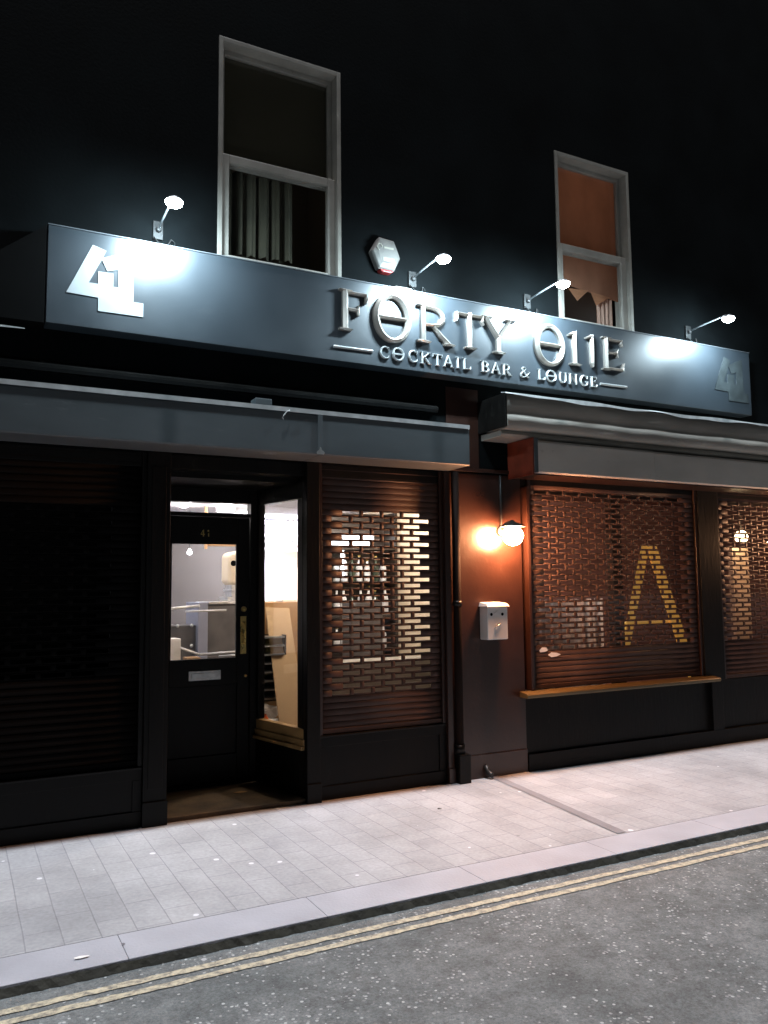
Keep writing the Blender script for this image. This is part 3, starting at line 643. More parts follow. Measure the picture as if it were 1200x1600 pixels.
def glyph(c, bold=.13):
    """strokes on a cap height of 1: list of (points, width); returns strokes, advance width"""
    g = []; st = bold; th = bold*.55
    def stem(x, z0=.03, z1=.97, s0=True, s1=True, sw=.30):
        g.append(([(x, z0), (x, z1)], st))
        if s0: serif(g, x, 0, sw)
        if s1: serif(g, x, 1, sw, up=-1)
    if c == 'F': stem(.17); g.append(([(.17,.93),(.66,.93),(.70,.80)], [th,th,th*1.3])); g.append(([(.70,.86),(.66,.72)], [.09,.05])); g.append(([(.17,.53),(.46,.53)], th)); g.append(([(.49,.64),(.47,.53),(.49,.40)], [.04,.09,.06])); W_ = .76
    elif c == 'O': g.append((arc(.48,.49,.40,.50,0,360,40)[:-1], None)); g.append(([(.14,.50),(.82,.50)], th*1.15)); W_ = .96
    elif c == 'R':
        stem(.18); g.append(([(.18,.94)]+arc(.38,.71,.25,.23,90,-90,10)+[(.18,.48)], [th]+[th+(st-th)*math.sin(math.pi*i/10) for i in range(11)]+[th])); g.append(([(.40,.48),(.56,.25),(.76,.04)], [th,st,st*.9])); serif(g, .76, 0, .24); W_ = .88
    elif c == 'T': stem(.40, s1=False); g.append(([(.08,.93),(.72,.93)], th*1.1)); g.append(([(.05,.97),(.07,.80),(.04,.70)], [.05,.08,.03])); g.append(([(.75,.97),(.73,.80),(.76,.70)], [.05,.08,.03])); W_ = .80
    elif c == 'Y': g.append(([(.42,.03),(.42,.45)], st)); serif(g, .42, 0, .30); g.append(([(.42,.42),(.12,.95)], [st,st])); g.append(([(.42,.42),(.72,.95)], [th,th])); serif(g, .12, 1, .28, up=-1); serif(g, .74, 1, .24, up=-1); W_ = .86
    elif c == 'n':
        stem(.20, s1=False, sw=.30); g.append(([(.20,.93),(.02,.86)], [.12,.05])); g.append(([(.70,.12),(.70,.97)], st)); g.append(([(.70,.93),(.52,.86)], [.12,.05])); g.append(([(.70,.14),(.70,.02)], [st,.03])); W_ = .86
    elif c == 'N': stem(.15, sw=.24); stem(.72, s0=False, sw=.22); g.append(([(.17,.93),(.70,.06)], th*.55)); W_ = .86
    elif c == 'E': stem(.16, sw=.26); g.append(([(.16,.93),(.60,.93)], th)); g.append(([(.64,.97),(.62,.86),(.65,.76)], [.04,.09,.03])); g.append(([(.16,.52),(.46,.55)], th)); g.append(([(.50,.66),(.48,.53),(.50,.42)], [.03,.08,.03])); g.append(([(.16,.07),(.64,.07)], th)); g.append(([(.70,.27),(.66,.14),(.66,.03)], [.03,.10,.05])); W_ = .76
    elif c == 'C': g.append((arc(.48,.5,.38,.46,48,312,22), [th+(st-th)*math.sin(math.pi*i/22) for i in range(23)])); g.append(([(.74,.95),(.75,.70)], [.05,.09])); g.append(([(.76,.30),(.74,.16)], [.04,.09])); W_ = .84
    elif c == 'K': stem(.17); g.append(([(.20,.46),(.66,.93)], th)); g.append(([(.32,.56),(.68,.06)], st)); serif(g, .68, 1, .22, up=-1); serif(g, .72, 0, .24); W_ = .86
    elif c == 'A': g.append(([(.10,.05),(.42,.98)], th)); g.append(([(.42,.98),(.74,.05)], st)); g.append(([(.20,.33),(.64,.33)], th)); serif(g, .10, 0, .24); serif(g, .76, 0, .26); W_ = .88
    elif c == 'I': stem(.16, sw=.26); W_ = .34
    elif c == 'L': stem(.17); g.append(([(.17,.07),(.62,.07)], th)); g.append(([(.68,.30),(.65,.05)], [.04,.10])); W_ = .74
    elif c == 'B':
        stem(.17); g.append(([(.17,.94)]+arc(.36,.73,.20,.21,90,-90,10)+[(.17,.52)], [th]+[th+(st-th)*math.sin(math.pi*i/10) for i in range(11)]+[th]))
        g.append(([(.17,.52)]+arc(.38,.29,.25,.23,90,-90,10)+[(.17,.06)], [th]+[th+(st-th)*math.sin(math.pi*i/10) for i in range(11)]+[th])); W_ = .72
    elif c == 'U': g.append(([(.18,.95)]+[(.18,.34)]+arc(.43,.32,.25,.27,180,360,12)+[(.68,.34),(.68,.95)], [st]*8+[th]*8)); g[-1] = (g[-1][0], [st if i < len(g[-1][0])//2 else th for i in range(len(g[-1][0]))]); serif(g, .18, 1, .26, up=-1); serif(g, .68, 1, .22, up=-1); W_ = .84
    elif c == 'G': g.append((arc(.48,.5,.38,.46,48,318,22), [th+(st-th)*math.sin(math.pi*i/22) for i in range(23)])); g.append(([(.74,.95),(.75,.70)], [.05,.09])); g.append(([(.76,.10),(.76,.42)], st*.9)); g.append(([(.62,.42),(.88,.42)], .06)); W_ = .92
    elif c == '&':
        g.append(([(.86,.52),(.74,.34),(.52,.10),(.32,.05),(.15,.14),(.12,.30),(.24,.46),(.46,.64),(.55,.80),(.46,.93),(.32,.92),(.26,.80),(.32,.64),(.60,.26),(.80,.06)], [.06,.07,.08,.09,.10,.10,.09,.08,.08,.08,.08,.09,.10,.12,.13])); g.append(([(.76,.54),(.94,.54)], .05)); W_ = .92
    return g, W_
def letter(c, x0, x1, z0, z1, dep, label):
    g, W_ = glyph(c, .134 if z1-z0 > .2 else .155); h = z1-z0; sx = (x1-x0)/W_; mb = MB()
    kk = 0
    for pts, wd in g:
        q = [(x0+p[0]*sx, z0+p[1]*h) for p in pts]; k = min(sx, h)*1.0
        dd = dep*(1-.025*kk); kk += 1
        if wd is None:
            ws = [k*(.135*.75+.06*abs(math.cos(2*math.pi*i/len(q)))) for i in range(len(q))]
            ridge(mb, q, ws, h, dd, True)
        else:
            ws = [v*k for v in wd] if isinstance(wd, list) else wd*k
            ridge(mb, q, ws, h, dd)
    o = mb.build('letter', 'chrome' if h > .2 else 'pale_letter', S); o['label'] = label
    return o
ZB, ZT = 3.512, 3.838
for c, a, b, dz in (('F',2.496,2.765,0),('O',2.795,3.135,.02),('R',3.172,3.540,0),('T',3.545,3.845,0),('Y',3.815,4.165,0),
                    ('O',4.365,4.705,.02),('n',4.735,5.085,0),('E',5.125,5.425,0)):
    letter(c, a, b, ZB-dz-(.0 if a < 3 else .0), ZT+dz*.5-(0 if a < 3.1 else .014), .045, 'large silver letter '+c.upper())
sm = [('C',2.852,2.945),('O',2.965,3.075),('C',3.108,3.200),('K',3.218,3.325),('T',3.332,3.430),('A',3.436,3.535),('I',3.556,3.602),('L',3.622,3.710),
      ('B',3.805,3.892),('A',3.908,4.010),('R',4.022,4.122),('&',4.203,4.315),('L',4.398,4.482),('O',4.492,4.606),('U',4.626,4.728),('N',4.742,4.848),('G',4.872,4.974),('E',4.994,5.080)]
for c, a, b in sm: letter(c, a, b, 3.338, 3.436, .020, 'small silver letter '+c)
for a, b in ((2.462,2.795),(5.115,5.438)):
    mb = MB(); ridge(mb, [(a,3.380),(b,3.383)], .020, 0, .016); mb.build('rule_line', 'pale_letter', S)
def emblem(dx):
    cu = bpy.data.curves.new('emblem', 'CURVE'); cu.dimensions = '2D'; cu.fill_mode = 'BOTH'; cu.extrude = .002
    outer = [(.718,3.838),(.804,3.812),(.7815,3.760),(.979,3.842),(.986,3.489),(1.051,3.489),(1.051,3.395),(.760,3.394),(.759,3.484),(.561,3.490)]
    hole = [(.777,3.748),(.698,3.577),(.757,3.577),(.755,3.663),(.853,3.664),(.853,3.573),(.887,3.573),(.882,3.696),(.814,3.674)]
    for pts in (outer, hole):
        sp = cu.splines.new('POLY'); sp.points.add(len(pts)-1); sp.use_cyclic_u = True
        for i, (x, z) in enumerate(pts): sp.points[i].co = (x-.8, z-3.6, 0, 1)
    tmp = bpy.data.objects.new('emblem_curve', cu)
    me = bpy.data.meshes.new_from_object(tmp); bpy.data.objects.remove(tmp)
    me.transform(Matrix.Rotation(R(90), 4, 'X'))
    me.materials.clear(); me.materials.append(K['white_vinyl'])
    o = bpy.data.objects.new('emblem', me); COL.objects.link(o); o.parent = S; o.location = Vector((.8+dx, -.1535, 3.6))-S.location
    return o
part(emblem(0), 'white interlocked 41 emblem on the left end')
em2 = emblem(6.06); em2.data.materials.clear(); em2.data.materials.append(K['falloff_vinyl'])
part(em2, 'interlocked 41 emblem on the right end with lamp falloff in its colour')

# ------------------------------------------------------------------ sign lamps
def sign_lamp(x, label, e, dy=0, tw=0):
    L_ = thing('sign_lamp', label, 'lamp', (x, -.001, 4.06), 'arm lamps lighting the sign board')
    yh, zh = -.50+dy, 4.085
    mb = MB(); mb.box(x-.035, x+.035, -.022, -.0005, 4.02, 4.15); mb.lathe((x,-.022,4.085), [(.02,0),(.02,-.02),(.012,-.03)], 12, 'y'); mb.build('wall_bracket', 'iron', L_, bevel=.003)
    mb = MB(); mb.tube([(x,-.03,4.09),(x+tw*.2,-.18,4.105),(x+tw*.7,yh+.10,4.118),(x+tw,yh+.03,zh+.035)], .007); mb.build('arm', 'lampgrey', L_)
    hx = x+tw
    mb = MB()
    mb.lathe((hx,yh,zh), [(.050,.0),(.054,.002),(.052,.012),(.038,.022),(.02,.030),(.001,.032)], 24); mb.build('lamp_head', 'lampgrey', L_)
    mb = MB(); mb.lathe((hx,yh,zh), [(.056,-.0005),(.055,-.014),(.044,-.028),(.024,-.037),(.001,-.040)], 24); mb.build('lens', 'lamp_glow_cool', L_)
    mb = MB()
    pts = []
    for i in range(13):
        t = i/12; pts.append((x-.03+.12*t, -.03-.05*math.sin(math.pi*t), 4.03-.085*math.sin(math.pi*t)))
    mb.tube(pts, .004, 6); mb.tube([(x+.09,-.03,4.03),(x+.12,-.012,4.02),(x+.122,-.01,3.934)], .003, 6); mb.build('cable', 'iron', L_)
    tgt = Vector((hx, -.15, 3.78)) - Vector((hx, yh, zh-.05))
    add_light(L_, 'AREA', (hx, yh, zh-.06), e*.34, (.66,.88,1.0), shape='RECTANGLE', size=.30, size_y=.05, rot=(-tgt).to_track_quat('Z', 'Y').to_euler())
    return L_
sign_lamp(1.17, 'lit arm lamp above the left 41 emblem, nearest to the camera', 27)
sign_lamp(3.24, 'lit arm lamp above the letters R and T, right of the alarm box', 34)
sign_lamp(4.42, 'lit arm lamp in front of the right sash window', 33, .0)
sign_lamp(6.44, 'lit arm lamp at the right end of the sign', 20, .0)
for lab, x0, x1 in (('small pale junction box on the sign top right of the alarm box', 3.02, 3.17), ('thin pale offcut lying on the sign top between the middle lamps', 3.86, 3.95)):
    mb = MB(); mb.box(x0, x1, -.13, -.05, 3.933, 3.955 if x0 < 3.5 else 3.940); tag(mb.build('junction_box', 'upvc', None, bevel=.004), lab, 'junction box')

mb = MB(); pts = []
for i in range(140):
    x = .55+6.2*i/139; sag = abs(math.sin(i*.16))
    pts.append((x, -.012-.012*random.random(), 3.968-.022*sag+.004*random.random()))
mb.tube(pts, .0045, 5)
tag(mb.build('supply_cable', 'iron'), 'thin black cable clipped along the wall just above the sign', 'cable')
# ------------------------------------------------------------------ alarm box
AL = thing('alarm_box', 'weathered white hexagonal alarm box with red base on the upper wall', 'alarm', (2.97, -.06, 4.07))
def hexring(s, y, cx=2.972, cz=4.222): return [(cx+s*a, y, cz+s*b) for a, b in ((-.060,.145),(.075,.135),(.132,.0),(.075,-.118),(-.070,-.118),(-.132,.02))]
mb = MB(); rings = [(1,-.001),(1,-.055),(.90,-.072),(.6,-.080)]; vs_ = []
for s, y in rings: vs_ += hexring(s, y)
mb.add(vs_, [(i*6+k, i*6+(k+1)%6, (i+1)*6+(k+1)%6, (i+1)*6+k) for i in range(3) for k in range(6)] + [tuple(18+k for k in range(6)), tuple(range(6))[::-1]])
mb.build('cover', 'alarm_white', AL, bevel=.006)
mb = MB(); mb.prism([(2.912,4.103),(3.038,4.103),(3.030,4.088),(3.008,4.080),(2.942,4.080),(2.920,4.088)], -.07, -.002); part(mb.build('strobe_lens', 'red', AL, bevel=.01), 'red strobe lens')
mb = MB(); mb.box(2.935, 3.035, -.0845, -.0815, 4.165, 4.195); mb.box(2.945, 3.03, -.0845, -.0815, 4.27, 4.285); mb.add([],[])
mb.tube(arc3 := [(2.905+.022*math.cos(a*.5), -.083, 4.275+.028*math.sin(a*.5)) for a in range(0, 10)], .004, 6)
mb.build('faded_print', mat('faded_print', (.25,.24,.20), .7), AL)

# ------------------------------------------------------------------ wall lanterns
def lantern(x, z, label, gm='lamp_glow_warm'):
    W = thing('wall_lantern', label, 'lamp', (x, -.001, z))
    yb = -.165
    mb = MB(); mb.lathe((x,0,z+.02), [(.045,-.0005),(.045,-.012),(.03,-.018)], 20, 'y'); mb.tube([(x,-.015,z+.03),(x,-.07,z+.085),(x,yb+.02,z+.10),(x,yb,z+.085)], .008); mb.build('bracket', 'iron', W)
    mb = MB(); mb.lathe((x,yb,z), [(.108,.046),(.100,.060),(.060,.074),(.025,.088),(.012,.10),(.001,.105)], 28); mb.build('hood', 'iron', W)
    mb = MB(); prof = [(.001,-.112)] + [(0.086*math.sin(R(a)), -.112+ .086*(1-math.cos(R(a)))*.97+.002) for a in (25,50,75,90,110,130,150)]
    mb.lathe((x,yb,z+.0), prof, 24); mb.build('globe', gm, W)
    return W
lantern(4.085, 2.00, 'glowing warm wall lantern on the brown pier above the white bin')
lantern(8.15, 2.06, 'warm wall lantern beyond the far right shutter', 'lamp_glow_far')
mb = MB(); mb.tube([(4.085,-.008,2.07),(4.083,-.009,2.30),(4.086,-.008,2.50)], .010, 8)
tag(mb.build('conduit', 'iron'), 'thin dark cable conduit running up from the wall lantern', 'conduit')

# ------------------------------------------------------------------ downpipe
DP = thing('downpipe', 'black round downpipe at the left edge of the brown pier', 'pipe', (3.605, -.05, 0))
mb = MB(); mb.tube([(3.600,-.045,.23),(3.600,-.045,1.2),(3.600,-.045,2.498)], .033, 16); mb.build('pipe', 'pipe_black', DP)
mb = MB(); mb.tube([(3.6,-.045,.226),(3.6,-.045,.30)], .041, 16); mb.build('collar', 'black', DP); mb = MB(); mb.tube([(3.6,-.045,1.40),(3.6,-.045,1.44)], .040, 16); mb.build('collar', 'black', DP)
MB().box(3.562, 3.672, -.10, -.0, .0, .225).build('base_block', 'black', DP, bevel=.008)
SH = MB(); SH.tube([(3.87,-.012,.10),(3.87,-.03,.06),(3.885,-.06,.035),(3.89,-.075,.03)], [.018,.02,.02,.022], 10)
tag(SH.build('drain_outlet', 'iron'), 'small black pipe outlet at the foot of the brown pier', 'pipe outlet')

# ------------------------------------------------------------------ cigarette bin
CB = thing('cigarette_bin', 'white metal cigarette bin with two round holes fixed below the lantern', 'bin', (3.95, -.06, 1.10))
mb = MB(); mb.box(3.845, 4.050, -.115, -.001, 1.118, 1.385); mb.build('body', 'steel_white', CB, bevel=.008)
mb = MB(); mb.hexa([(3.835,-.135,1.387),(4.062,-.135,1.387),(4.062,-.001,1.387),(3.835,-.001,1.387),(3.848,-.11,1.415),(4.048,-.11,1.415),(4.048,-.001,1.425),(3.848,-.001,1.425)]); mb.build('lid', 'steel_white', CB, bevel=.005)
for x in (3.885, 3.995):
    MB().lathe((x,-.1155,1.325), [(.013,.0),(.013,-.0015)], 14, 'y').build('hole', 'hole', CB)
mb = MB(); mb.tube([(3.915,-.118,1.215),(3.945,-.124,1.232),(3.975,-.118,1.250)], .004, 8); mb.build('latch', 'silver', CB)
mb = MB(); mb.tube([(3.91,-.118,1.335),(3.945,-.122,1.355)], .003, 8); mb.build('hinge_pin', 'silver', CB)

# ------------------------------------------------------------------ upstairs curtains and blinds
mb = MB(); mb.add([(1.64,.135,4.80),(2.56,.135,4.80),(2.56,.135,5.66),(1.64,.135,5.66)], [(0,1,2,3)])
tag(mb.build('roller_blind', 'dark_fabric', None, solid=.002), 'plain dark olive blind behind the upper pane of the left sash window', 'blind')
mb = MB(); vs_ = []; n = 90
for i in range(n+1):
    x = 1.66+.60*i/n; yy = .20+.028*math.sin(i*.42)+.012*math.sin(i*1.1)
    zb = 4.085+.018*abs(math.sin(i*.21))+.03*(i/n)
    vs_ += [(x, yy, zb), (x+.002, yy+.004, 4.4), (x, yy, 4.78)]
mb.add(vs_, [(3*i+j, 3*i+3+j, 3*i+4+j, 3*i+1+j) for i in range(n) for j in (0,1)], True)
tag(mb.build('curtain', 'curtain'), 'folded olive net curtain hanging behind the lower pane of the left sash window', 'curtain')
mb = MB(); mb.add([(4.83,.15,4.42),(5.67,.15,4.33),(5.67,.15,5.58),(4.83,.15,5.58)], [(0,1,2,3)])
tag(mb.build('roller_blind', 'blind', None), 'orange brown blind pulled most of the way down the right sash window', 'blind')
mb = MB(); mb.add([(5.02,.13,4.36),(5.13,.128,4.25),(5.28,.132,4.38)], [(0,1,2)]); mb.add([(5.30,.13,4.37),(5.36,.126,4.24),(5.55,.131,4.35)], [(0,1,2)])
tag(mb.build('bunting', 'bunting', None), 'two orange cloth triangles hanging in the lower pane of the right sash window', 'bunting')
mb = MB(); vs_ = []
for i in range(31):
    x = 5.43+.22*i/30; yy = .20+.012*math.sin(i*.9); vs_ += [(x, yy, 3.9), (x, yy, 4.36)]
mb.add(vs_, [(2*i, 2*i+2, 2*i+3, 2*i+1) for i in range(30)], True)
tag(mb.build('curtain', K['frost']), 'pale curtain at the right side of the right sash window', 'curtain')
def bulb(x, y, z, e, colr, label, m, r_=.03):
    P = thing('added_room_bulb', label, 'lamp', (x, y, z))  # unseen bulb added to make the upstairs window glow
    MB().lathe((x,y,z), [(.001,-r_),(r_*.7,-r_*.7),(r_,0),(r_*.7,r_*.7),(r_*.4,r_*1.2)], 14).build('bulb', m, P)  # body of the added unseen bulb
    MB().tube([(x,y,z+r_*1.2),(x,y,z+.30)], .006, 6).build('flex', 'iron', P)
    add_light(P, 'POINT', (x, y, z-r_-.02), e, colr, shadow_soft_size=.05)
K['dim'] = mat('added_bulb_glow', (1,.8,.6), .3, emit=(1,.7,.4), es=1)
bulb(5.25, 1.0, 5.5, 1.3, (1,.62,.38), 'unseen warm fill bulb added behind the orange blind', 'dim')
bulb(2.1, 1.1, 5.5, .2, (1,.85,.5), 'unseen fill bulb added behind the olive curtains', 'dim')

# ------------------------------------------------------------------ inside the bar (left)
BC = thing('bar_counter', 'charcoal bar counter seen through the glazed door', 'counter', (2.8, 2.6, .095))
mb = MB(); mb.box(2.22, 3.05, 2.40, 2.85, .095, 1.405); mb.box(1.75, 2.12, 2.46, 2.85, .095, 1.20); mb.build('front_panel', 'dark_counter', BC, bevel=.004)
mb = MB(); mb.box(2.221, 3.06, 2.37, 2.87, 1.4055, 1.43); mb.build('counter_top', 'silver', BC, bevel=.004)
mb = MB(); mb.box(2.12, 2.218, 2.38, 2.86, .095, 1.425); mb.build('end_post', 'bluegrey', BC, bevel=.004)
mb = MB(); mb.tube([(1.2,2.30,1.365),(1.84,2.30,1.375),(2.12,2.33,1.395)], .014, 8); mb.tube([(1.95,2.2,1.345),(2.35,2.2,1.350)], .010, 8)
mb.tube([(2.10,2.25,.925),(2.75,2.25,.945)], .012, 8); mb.tube([(2.28,2.2,.905),(2.75,2.2,.915)], .008, 8); mb.tube([(1.86,2.3,1.02),(2.10,2.28,.925)], .014, 8)
mb.build('rail', 'lip', BC)
for px_, pz_ in ((1.93,1.20),(2.07,1.20),(2.07,1.0)):
    MB().lathe((px_,2.44,pz_), [(.014,.0),(.018,-.012),(.001,-.02)], 12, 'y').build('knob', 'lip', BC)
mb = MB(); mb.box(1.93, 2.06, 2.05, 2.20, .70, .915)
tag(mb.build('cardboard_box', 'card', None, bevel=.003), 'small brown cardboard box behind the lower left of the door glass', 'box')
mb = MB(); mb.box(1.70, 1.86, 2.0, 2.2, .60, 1.10)
tag(mb.build('white_crate', 'paper', None, bevel=.003), 'white crate at the lower left edge of the door glass', 'crate')
mb = MB(); mb.box(1.60, 1.98, 1.99, 2.30, .095, .595); mb.box(1.981, 2.2, 1.99, 2.30, .095, .695)
tag(mb.build('low_plinth', 'dark_counter', None, bevel=.003), 'low dark plinth carrying the boxes behind the door', 'plinth')
mb = MB(); mb.box(1.84, 2.02, 3.4, 3.5, .095, 2.42); mb.build('blue_lit_column', 'bluegrey', B)  # blue light falling on the column put into its colour
# speaker / machine at the right of the door glass
SP = thing('coffee_machine', 'beige machine with a dark oval opening at the right of the door glass', 'machine', (2.60, 2.62, 1.432))
mb = MB(); mb.hexa([(2.46,2.50,1.60),(2.66,2.50,1.60),(2.66,2.78,1.60),(2.46,2.78,1.60),(2.46,2.50,1.93),(2.66,2.50,1.97),(2.66,2.78,1.97),(2.46,2.78,1.93)]); mb.build('body', 'cream_wall', SP, bevel=.05, seg=4)
mb = MB(); mb.lathe((2.515,2.50,1.82), [(.030,.004),(.030,-.003)], 18, 'y'); mb.build('opening', 'hole', SP)
mb = MB(); mb.box(2.45, 2.67, 2.49, 2.79, 1.435, 1.475); mb.box(2.49, 2.67, 2.48, 2.79, 1.53, 1.555); mb.box(2.50, 2.65, 2.52, 2.76, 1.475, 1.5995); mb.build('drip_tray', 'silver', SP, bevel=.006)
mb = MB(); mb.box(2.31, 2.75, 2.7, 2.9, 2.015, 2.03); mb.box(2.27, 2.295, 2.7, 2.73, 1.975, 2.42)
tag(mb.build('wall_shelf', 'card', None), 'thin hanging shelf above the beige machine', 'shelf')
PB = thing('pendant_light', 'small bright pendant bulb seen through the door glass', 'lamp', (2.21, 3.2, 1.95))
MB().lathe((2.235,3.2,1.97), [(.001,-.035),(.020,-.028),(.026,-.01),(.012,.018),(.008,.03)], 14).build('bulb', 'down_glow', PB)
MB().tube([(2.235,3.2,2.0),(2.235,3.2,2.42)], .004, 6).build('flex', 'iron', PB)
# shelf unit and bottles seen through the perforated shutter
SU = thing('back_bar_shelves', 'dark back bar shelving seen through the shutter beside the door', 'shelving', (3.5, 2.2, .095))
mb = MB(); mb.box(3.23, 4.14, 2.2, 2.24, .095, 2.35); mb.build('back_board', 'darkwood', SU)
mb = MB()
for z in (.9, 1.25, 1.6, 1.95): mb.box(3.23, 4.12, 1.95, 2.199, z, z+.022)
mb.build('shelf', 'darkwood', SU)
mb = MB(); mb.box(3.205, 3.229, 1.95, 2.199, .095, 2.35); mb.box(4.115, 4.14, 1.95, 2.199, .095, 2.35); mb.build('upright', 'darkwood', SU)
mb = MB(); mb.box(3.44, 3.96, 2.150, 2.198, 1.985, 2.13); part(mb.build('light_panel', 'neon', SU), 'glowing white panel')
mb = MB(); mb.box(3.475, 3.505, 1.93, 1.948, 1.66, 1.94); part(mb.build('light_tube', 'neon', SU), 'upright white light tube')
def bottle(x, z, h, m, lab):
    P = thing('bottle', lab, 'bottle', (x, 2.05, z), 'bottles on the back bar shelves')
    MB().lathe((x,2.05,z), [(.034,0),(.036,.01),(.036,h*.55),(.030,h*.64),(.013,h*.76),(.012,h*.93)], 14).build('glass_body', m, P)
    MB().lathe((x,2.05,z), [(.015,h*.931),(.015,h)], 12).build('cap', 'brass', P)
bi = 0
for z in (.922, 1.272, 1.622):
    for k in range(9):
        x = 3.29 + k*.092 + random.uniform(-.015,.015); bi += 1
        m = 'bottle' if (k+bi) % 3 == 0 else 'clear_bottle'
        row = {.922:'lowest', 1.272:'middle', 1.622:'top'}[z]
        bottle(x, z, random.uniform(.22,.31), m, ('clear glass' if m == 'clear_bottle' else 'dark green')+' bottle on the %s back bar shelf behind the shutter slots' % row)
mb = MB(); mb.box(2.92, 3.95, .95, 1.22, .095, .90)
tag(mb.build('covered_table', 'upvc', None, bevel=.01), 'low pale covered table behind the bottom shutter slots', 'table')
mb = MB(); mb.box(3.28, 3.62, 1.30, 1.50, .095, 1.42)
tag(mb.build('grey_cabinet', 'dark_counter', None, bevel=.01), 'plain charcoal cabinet behind the middle of the perforated shutter', 'cabinet')
# leaning board behind the side window
t = .018
mb = MB(); bl = [(2.44,.90,.31),(2.68,.90,.30),(2.665,1.30,1.375),(2.44,1.30,1.39)]
mb.hexa([bl[0],bl[1],(bl[1][0],bl[1][1]+t,bl[1][2]),(bl[0][0],bl[0][1]+t,bl[0][2]),bl[3],bl[2],(bl[2][0],bl[2][1]+t,bl[2][2]),(bl[3][0],bl[3][1]+t,bl[3][2])])
tag(mb.build('leaning_board', 'mdf', None, bevel=.002), 'pale wooden board leaning upright behind the angled side window', 'board')
mb = MB(); mb.box(2.40, 2.90, 1.36, 1.75, .095, 1.432); 
tag(mb.build('wooden_counter', 'card', None, bevel=.004), 'brown wooden counter behind the leaning board', 'counter')
mb = MB(); mb.box(2.66, 2.86, 1.45, 1.65, 1.433, 1.448); tag(mb.build('white_tray', 'paper', None), 'white tray on the brown wooden counter', 'tray')
CR = thing('slatted_rack', 'dark rack of silver bars left of the leaning board', 'rack', (2.40, 1.2, .095))
mb = MB(); mb.box(2.26, 2.28, 1.15, 1.34, .56, 1.15); mb.box(2.56, 2.58, 1.15, 1.34, .56, 1.15); mb.box(2.28, 2.56, 1.32, 1.34, .56, 1.15); mb.build('side', 'darkwood', CR)
mb = MB()
for k in range(8): mb.box(2.2805, 2.5595, 1.13, 1.319, .60+k*.075, .615+k*.075)
mb.build('shelf', 'silver', CR)
mb = MB(); mb.box(2.22, 2.64, .95, 1.34, .095, .40); tag(mb.build('low_cabinet', 'darkwood', None, bevel=.004), 'low dark cabinet below the angled side window', 'cabinet')
def crumple(name, cx, cy, cz, sx, sy, sz, m, lab, cat, seed):
    rnd = random.Random(seed); bm = bmesh.new(); bmesh.ops.create_icosphere(bm, subdivisions=2, radius=1)
    for v in bm.verts:
        k = rnd.uniform(.65, 1.15); v.co = Vector((v.co.x*sx*k, v.co.y*sy*k, max(-sz, v.co.z*sz*k)))
    me = bpy.data.meshes.new(name); bm.to_mesh(me); bm.free(); me.materials.append(K[m])
    o = bpy.data.objects.new(name, me); COL.objects.link(o); o.location = (cx, cy, cz); return tag(o, lab, cat)
crumple('crumpled_bag', 2.40, 1.14, .49, .11, .07, .085, 'paper', 'crumpled white bag behind the side window left of the board', 'bag', 3)
crumple('paper_sheets', 2.40, .99, .435, .09, .05, .03, 'paper', 'crumpled white papers beside the orange bottle', 'paper', 5)
OB = thing('spray_bottle', 'orange plastic bottle behind the bottom of the side window', 'bottle', (2.315, .97, .40))
MB().lathe((2.325,.97,.401), [(.024,0),(.026,.01),(.026,.07),(.012,.095),(.010,.11)], 14).build('bottle_body', 'orange', OB)
MB().box(2.31, 2.34, .955, .985, .512, .535).build('spray_head', 'paper', OB)
# pale ragged leafy garland under the ceiling
rnd = random.Random(9)
mbw, mbd = MB(), MB()
for i in range(900):
    x = rnd.uniform(3.15, 3.98); z = rnd.uniform(2.03, 2.40); y = rnd.uniform(3.80, 4.02)
    a = rnd.uniform(0, 6.28); s = rnd.uniform(.012, .035)
    d1 = Vector((math.cos(a), rnd.uniform(-.5,.5), math.sin(a)))*s; d2 = Vector((-math.sin(a), rnd.uniform(-.5,.5), math.cos(a)))*s*.5
    p = Vector((x,y,z)); (mbd if rnd.random() < .07 else mbw).add([p-d1, p+d2, p+d1, p-d2], [(0,1,2,3)])
G = thing('leaf_garland', 'ragged white decoration hung under the ceiling behind the side window', 'decoration', (3.5, 3.9, 2.42))
mbw.build('pale_leaves', 'leafw', G); mbd.build('dark_leaves', 'leafd', G)
# ceiling lights
def downlight(x, y, e, lab, m='down_glow', rr=.05):
    P = thing('ceiling_light', lab, 'lamp', (x, y, 2.415), 'ceiling downlights inside the bar')
    MB().lathe((x,y,2.4195), [(rr+.015,-.0005),(rr+.015,-.008),(rr,-.010)], 18).build('rim', 'lip', P)
    MB().lathe((x,y,2.409), [(rr-.004,0),(rr-.010,-.014),(.01,-.018)], 18).build('lens', m, P)
    add_light(P, 'POINT', (x, y, 2.36), e, (1,.93,.86), shadow_soft_size=.05)
downlight(2.02, 2.62, 2.5, 'bright ceiling downlight showing in the middle of the narrow transom glass')
downlight(1.70, 2.40, 1.5, 'bright ceiling downlight showing at the left end of the transom glass')
downlight(2.9, 3.3, 3, 'ceiling downlight above the back of the bar room')
LP = thing('ceiling_panel_light', 'bright square light panel showing at the right end of the transom glass', 'lamp', (2.45, 2.45, 2.41), 'light panels inside the bar')
MB().box(2.36, 2.50, 2.42, 2.60, 2.36, 2.405).build('panel', 'down_glow', LP)
LP2 = thing('ceiling_panel_light', 'long white ceiling panel lighting the far end behind the side window', 'lamp', (3.5, 3.5, 2.41), 'light panels inside the bar')
MB().box(3.1, 3.9, 3.3, 3.42, 2.39, 2.415).build('panel', 'panel_glow', LP2)
add_light(LP2, 'AREA', (3.5, 3.36, 2.37), 22, (.86,.88,1.0), shape='RECTANGLE', size=.8, size_y=.12, rot=(R(35), 0, 0))
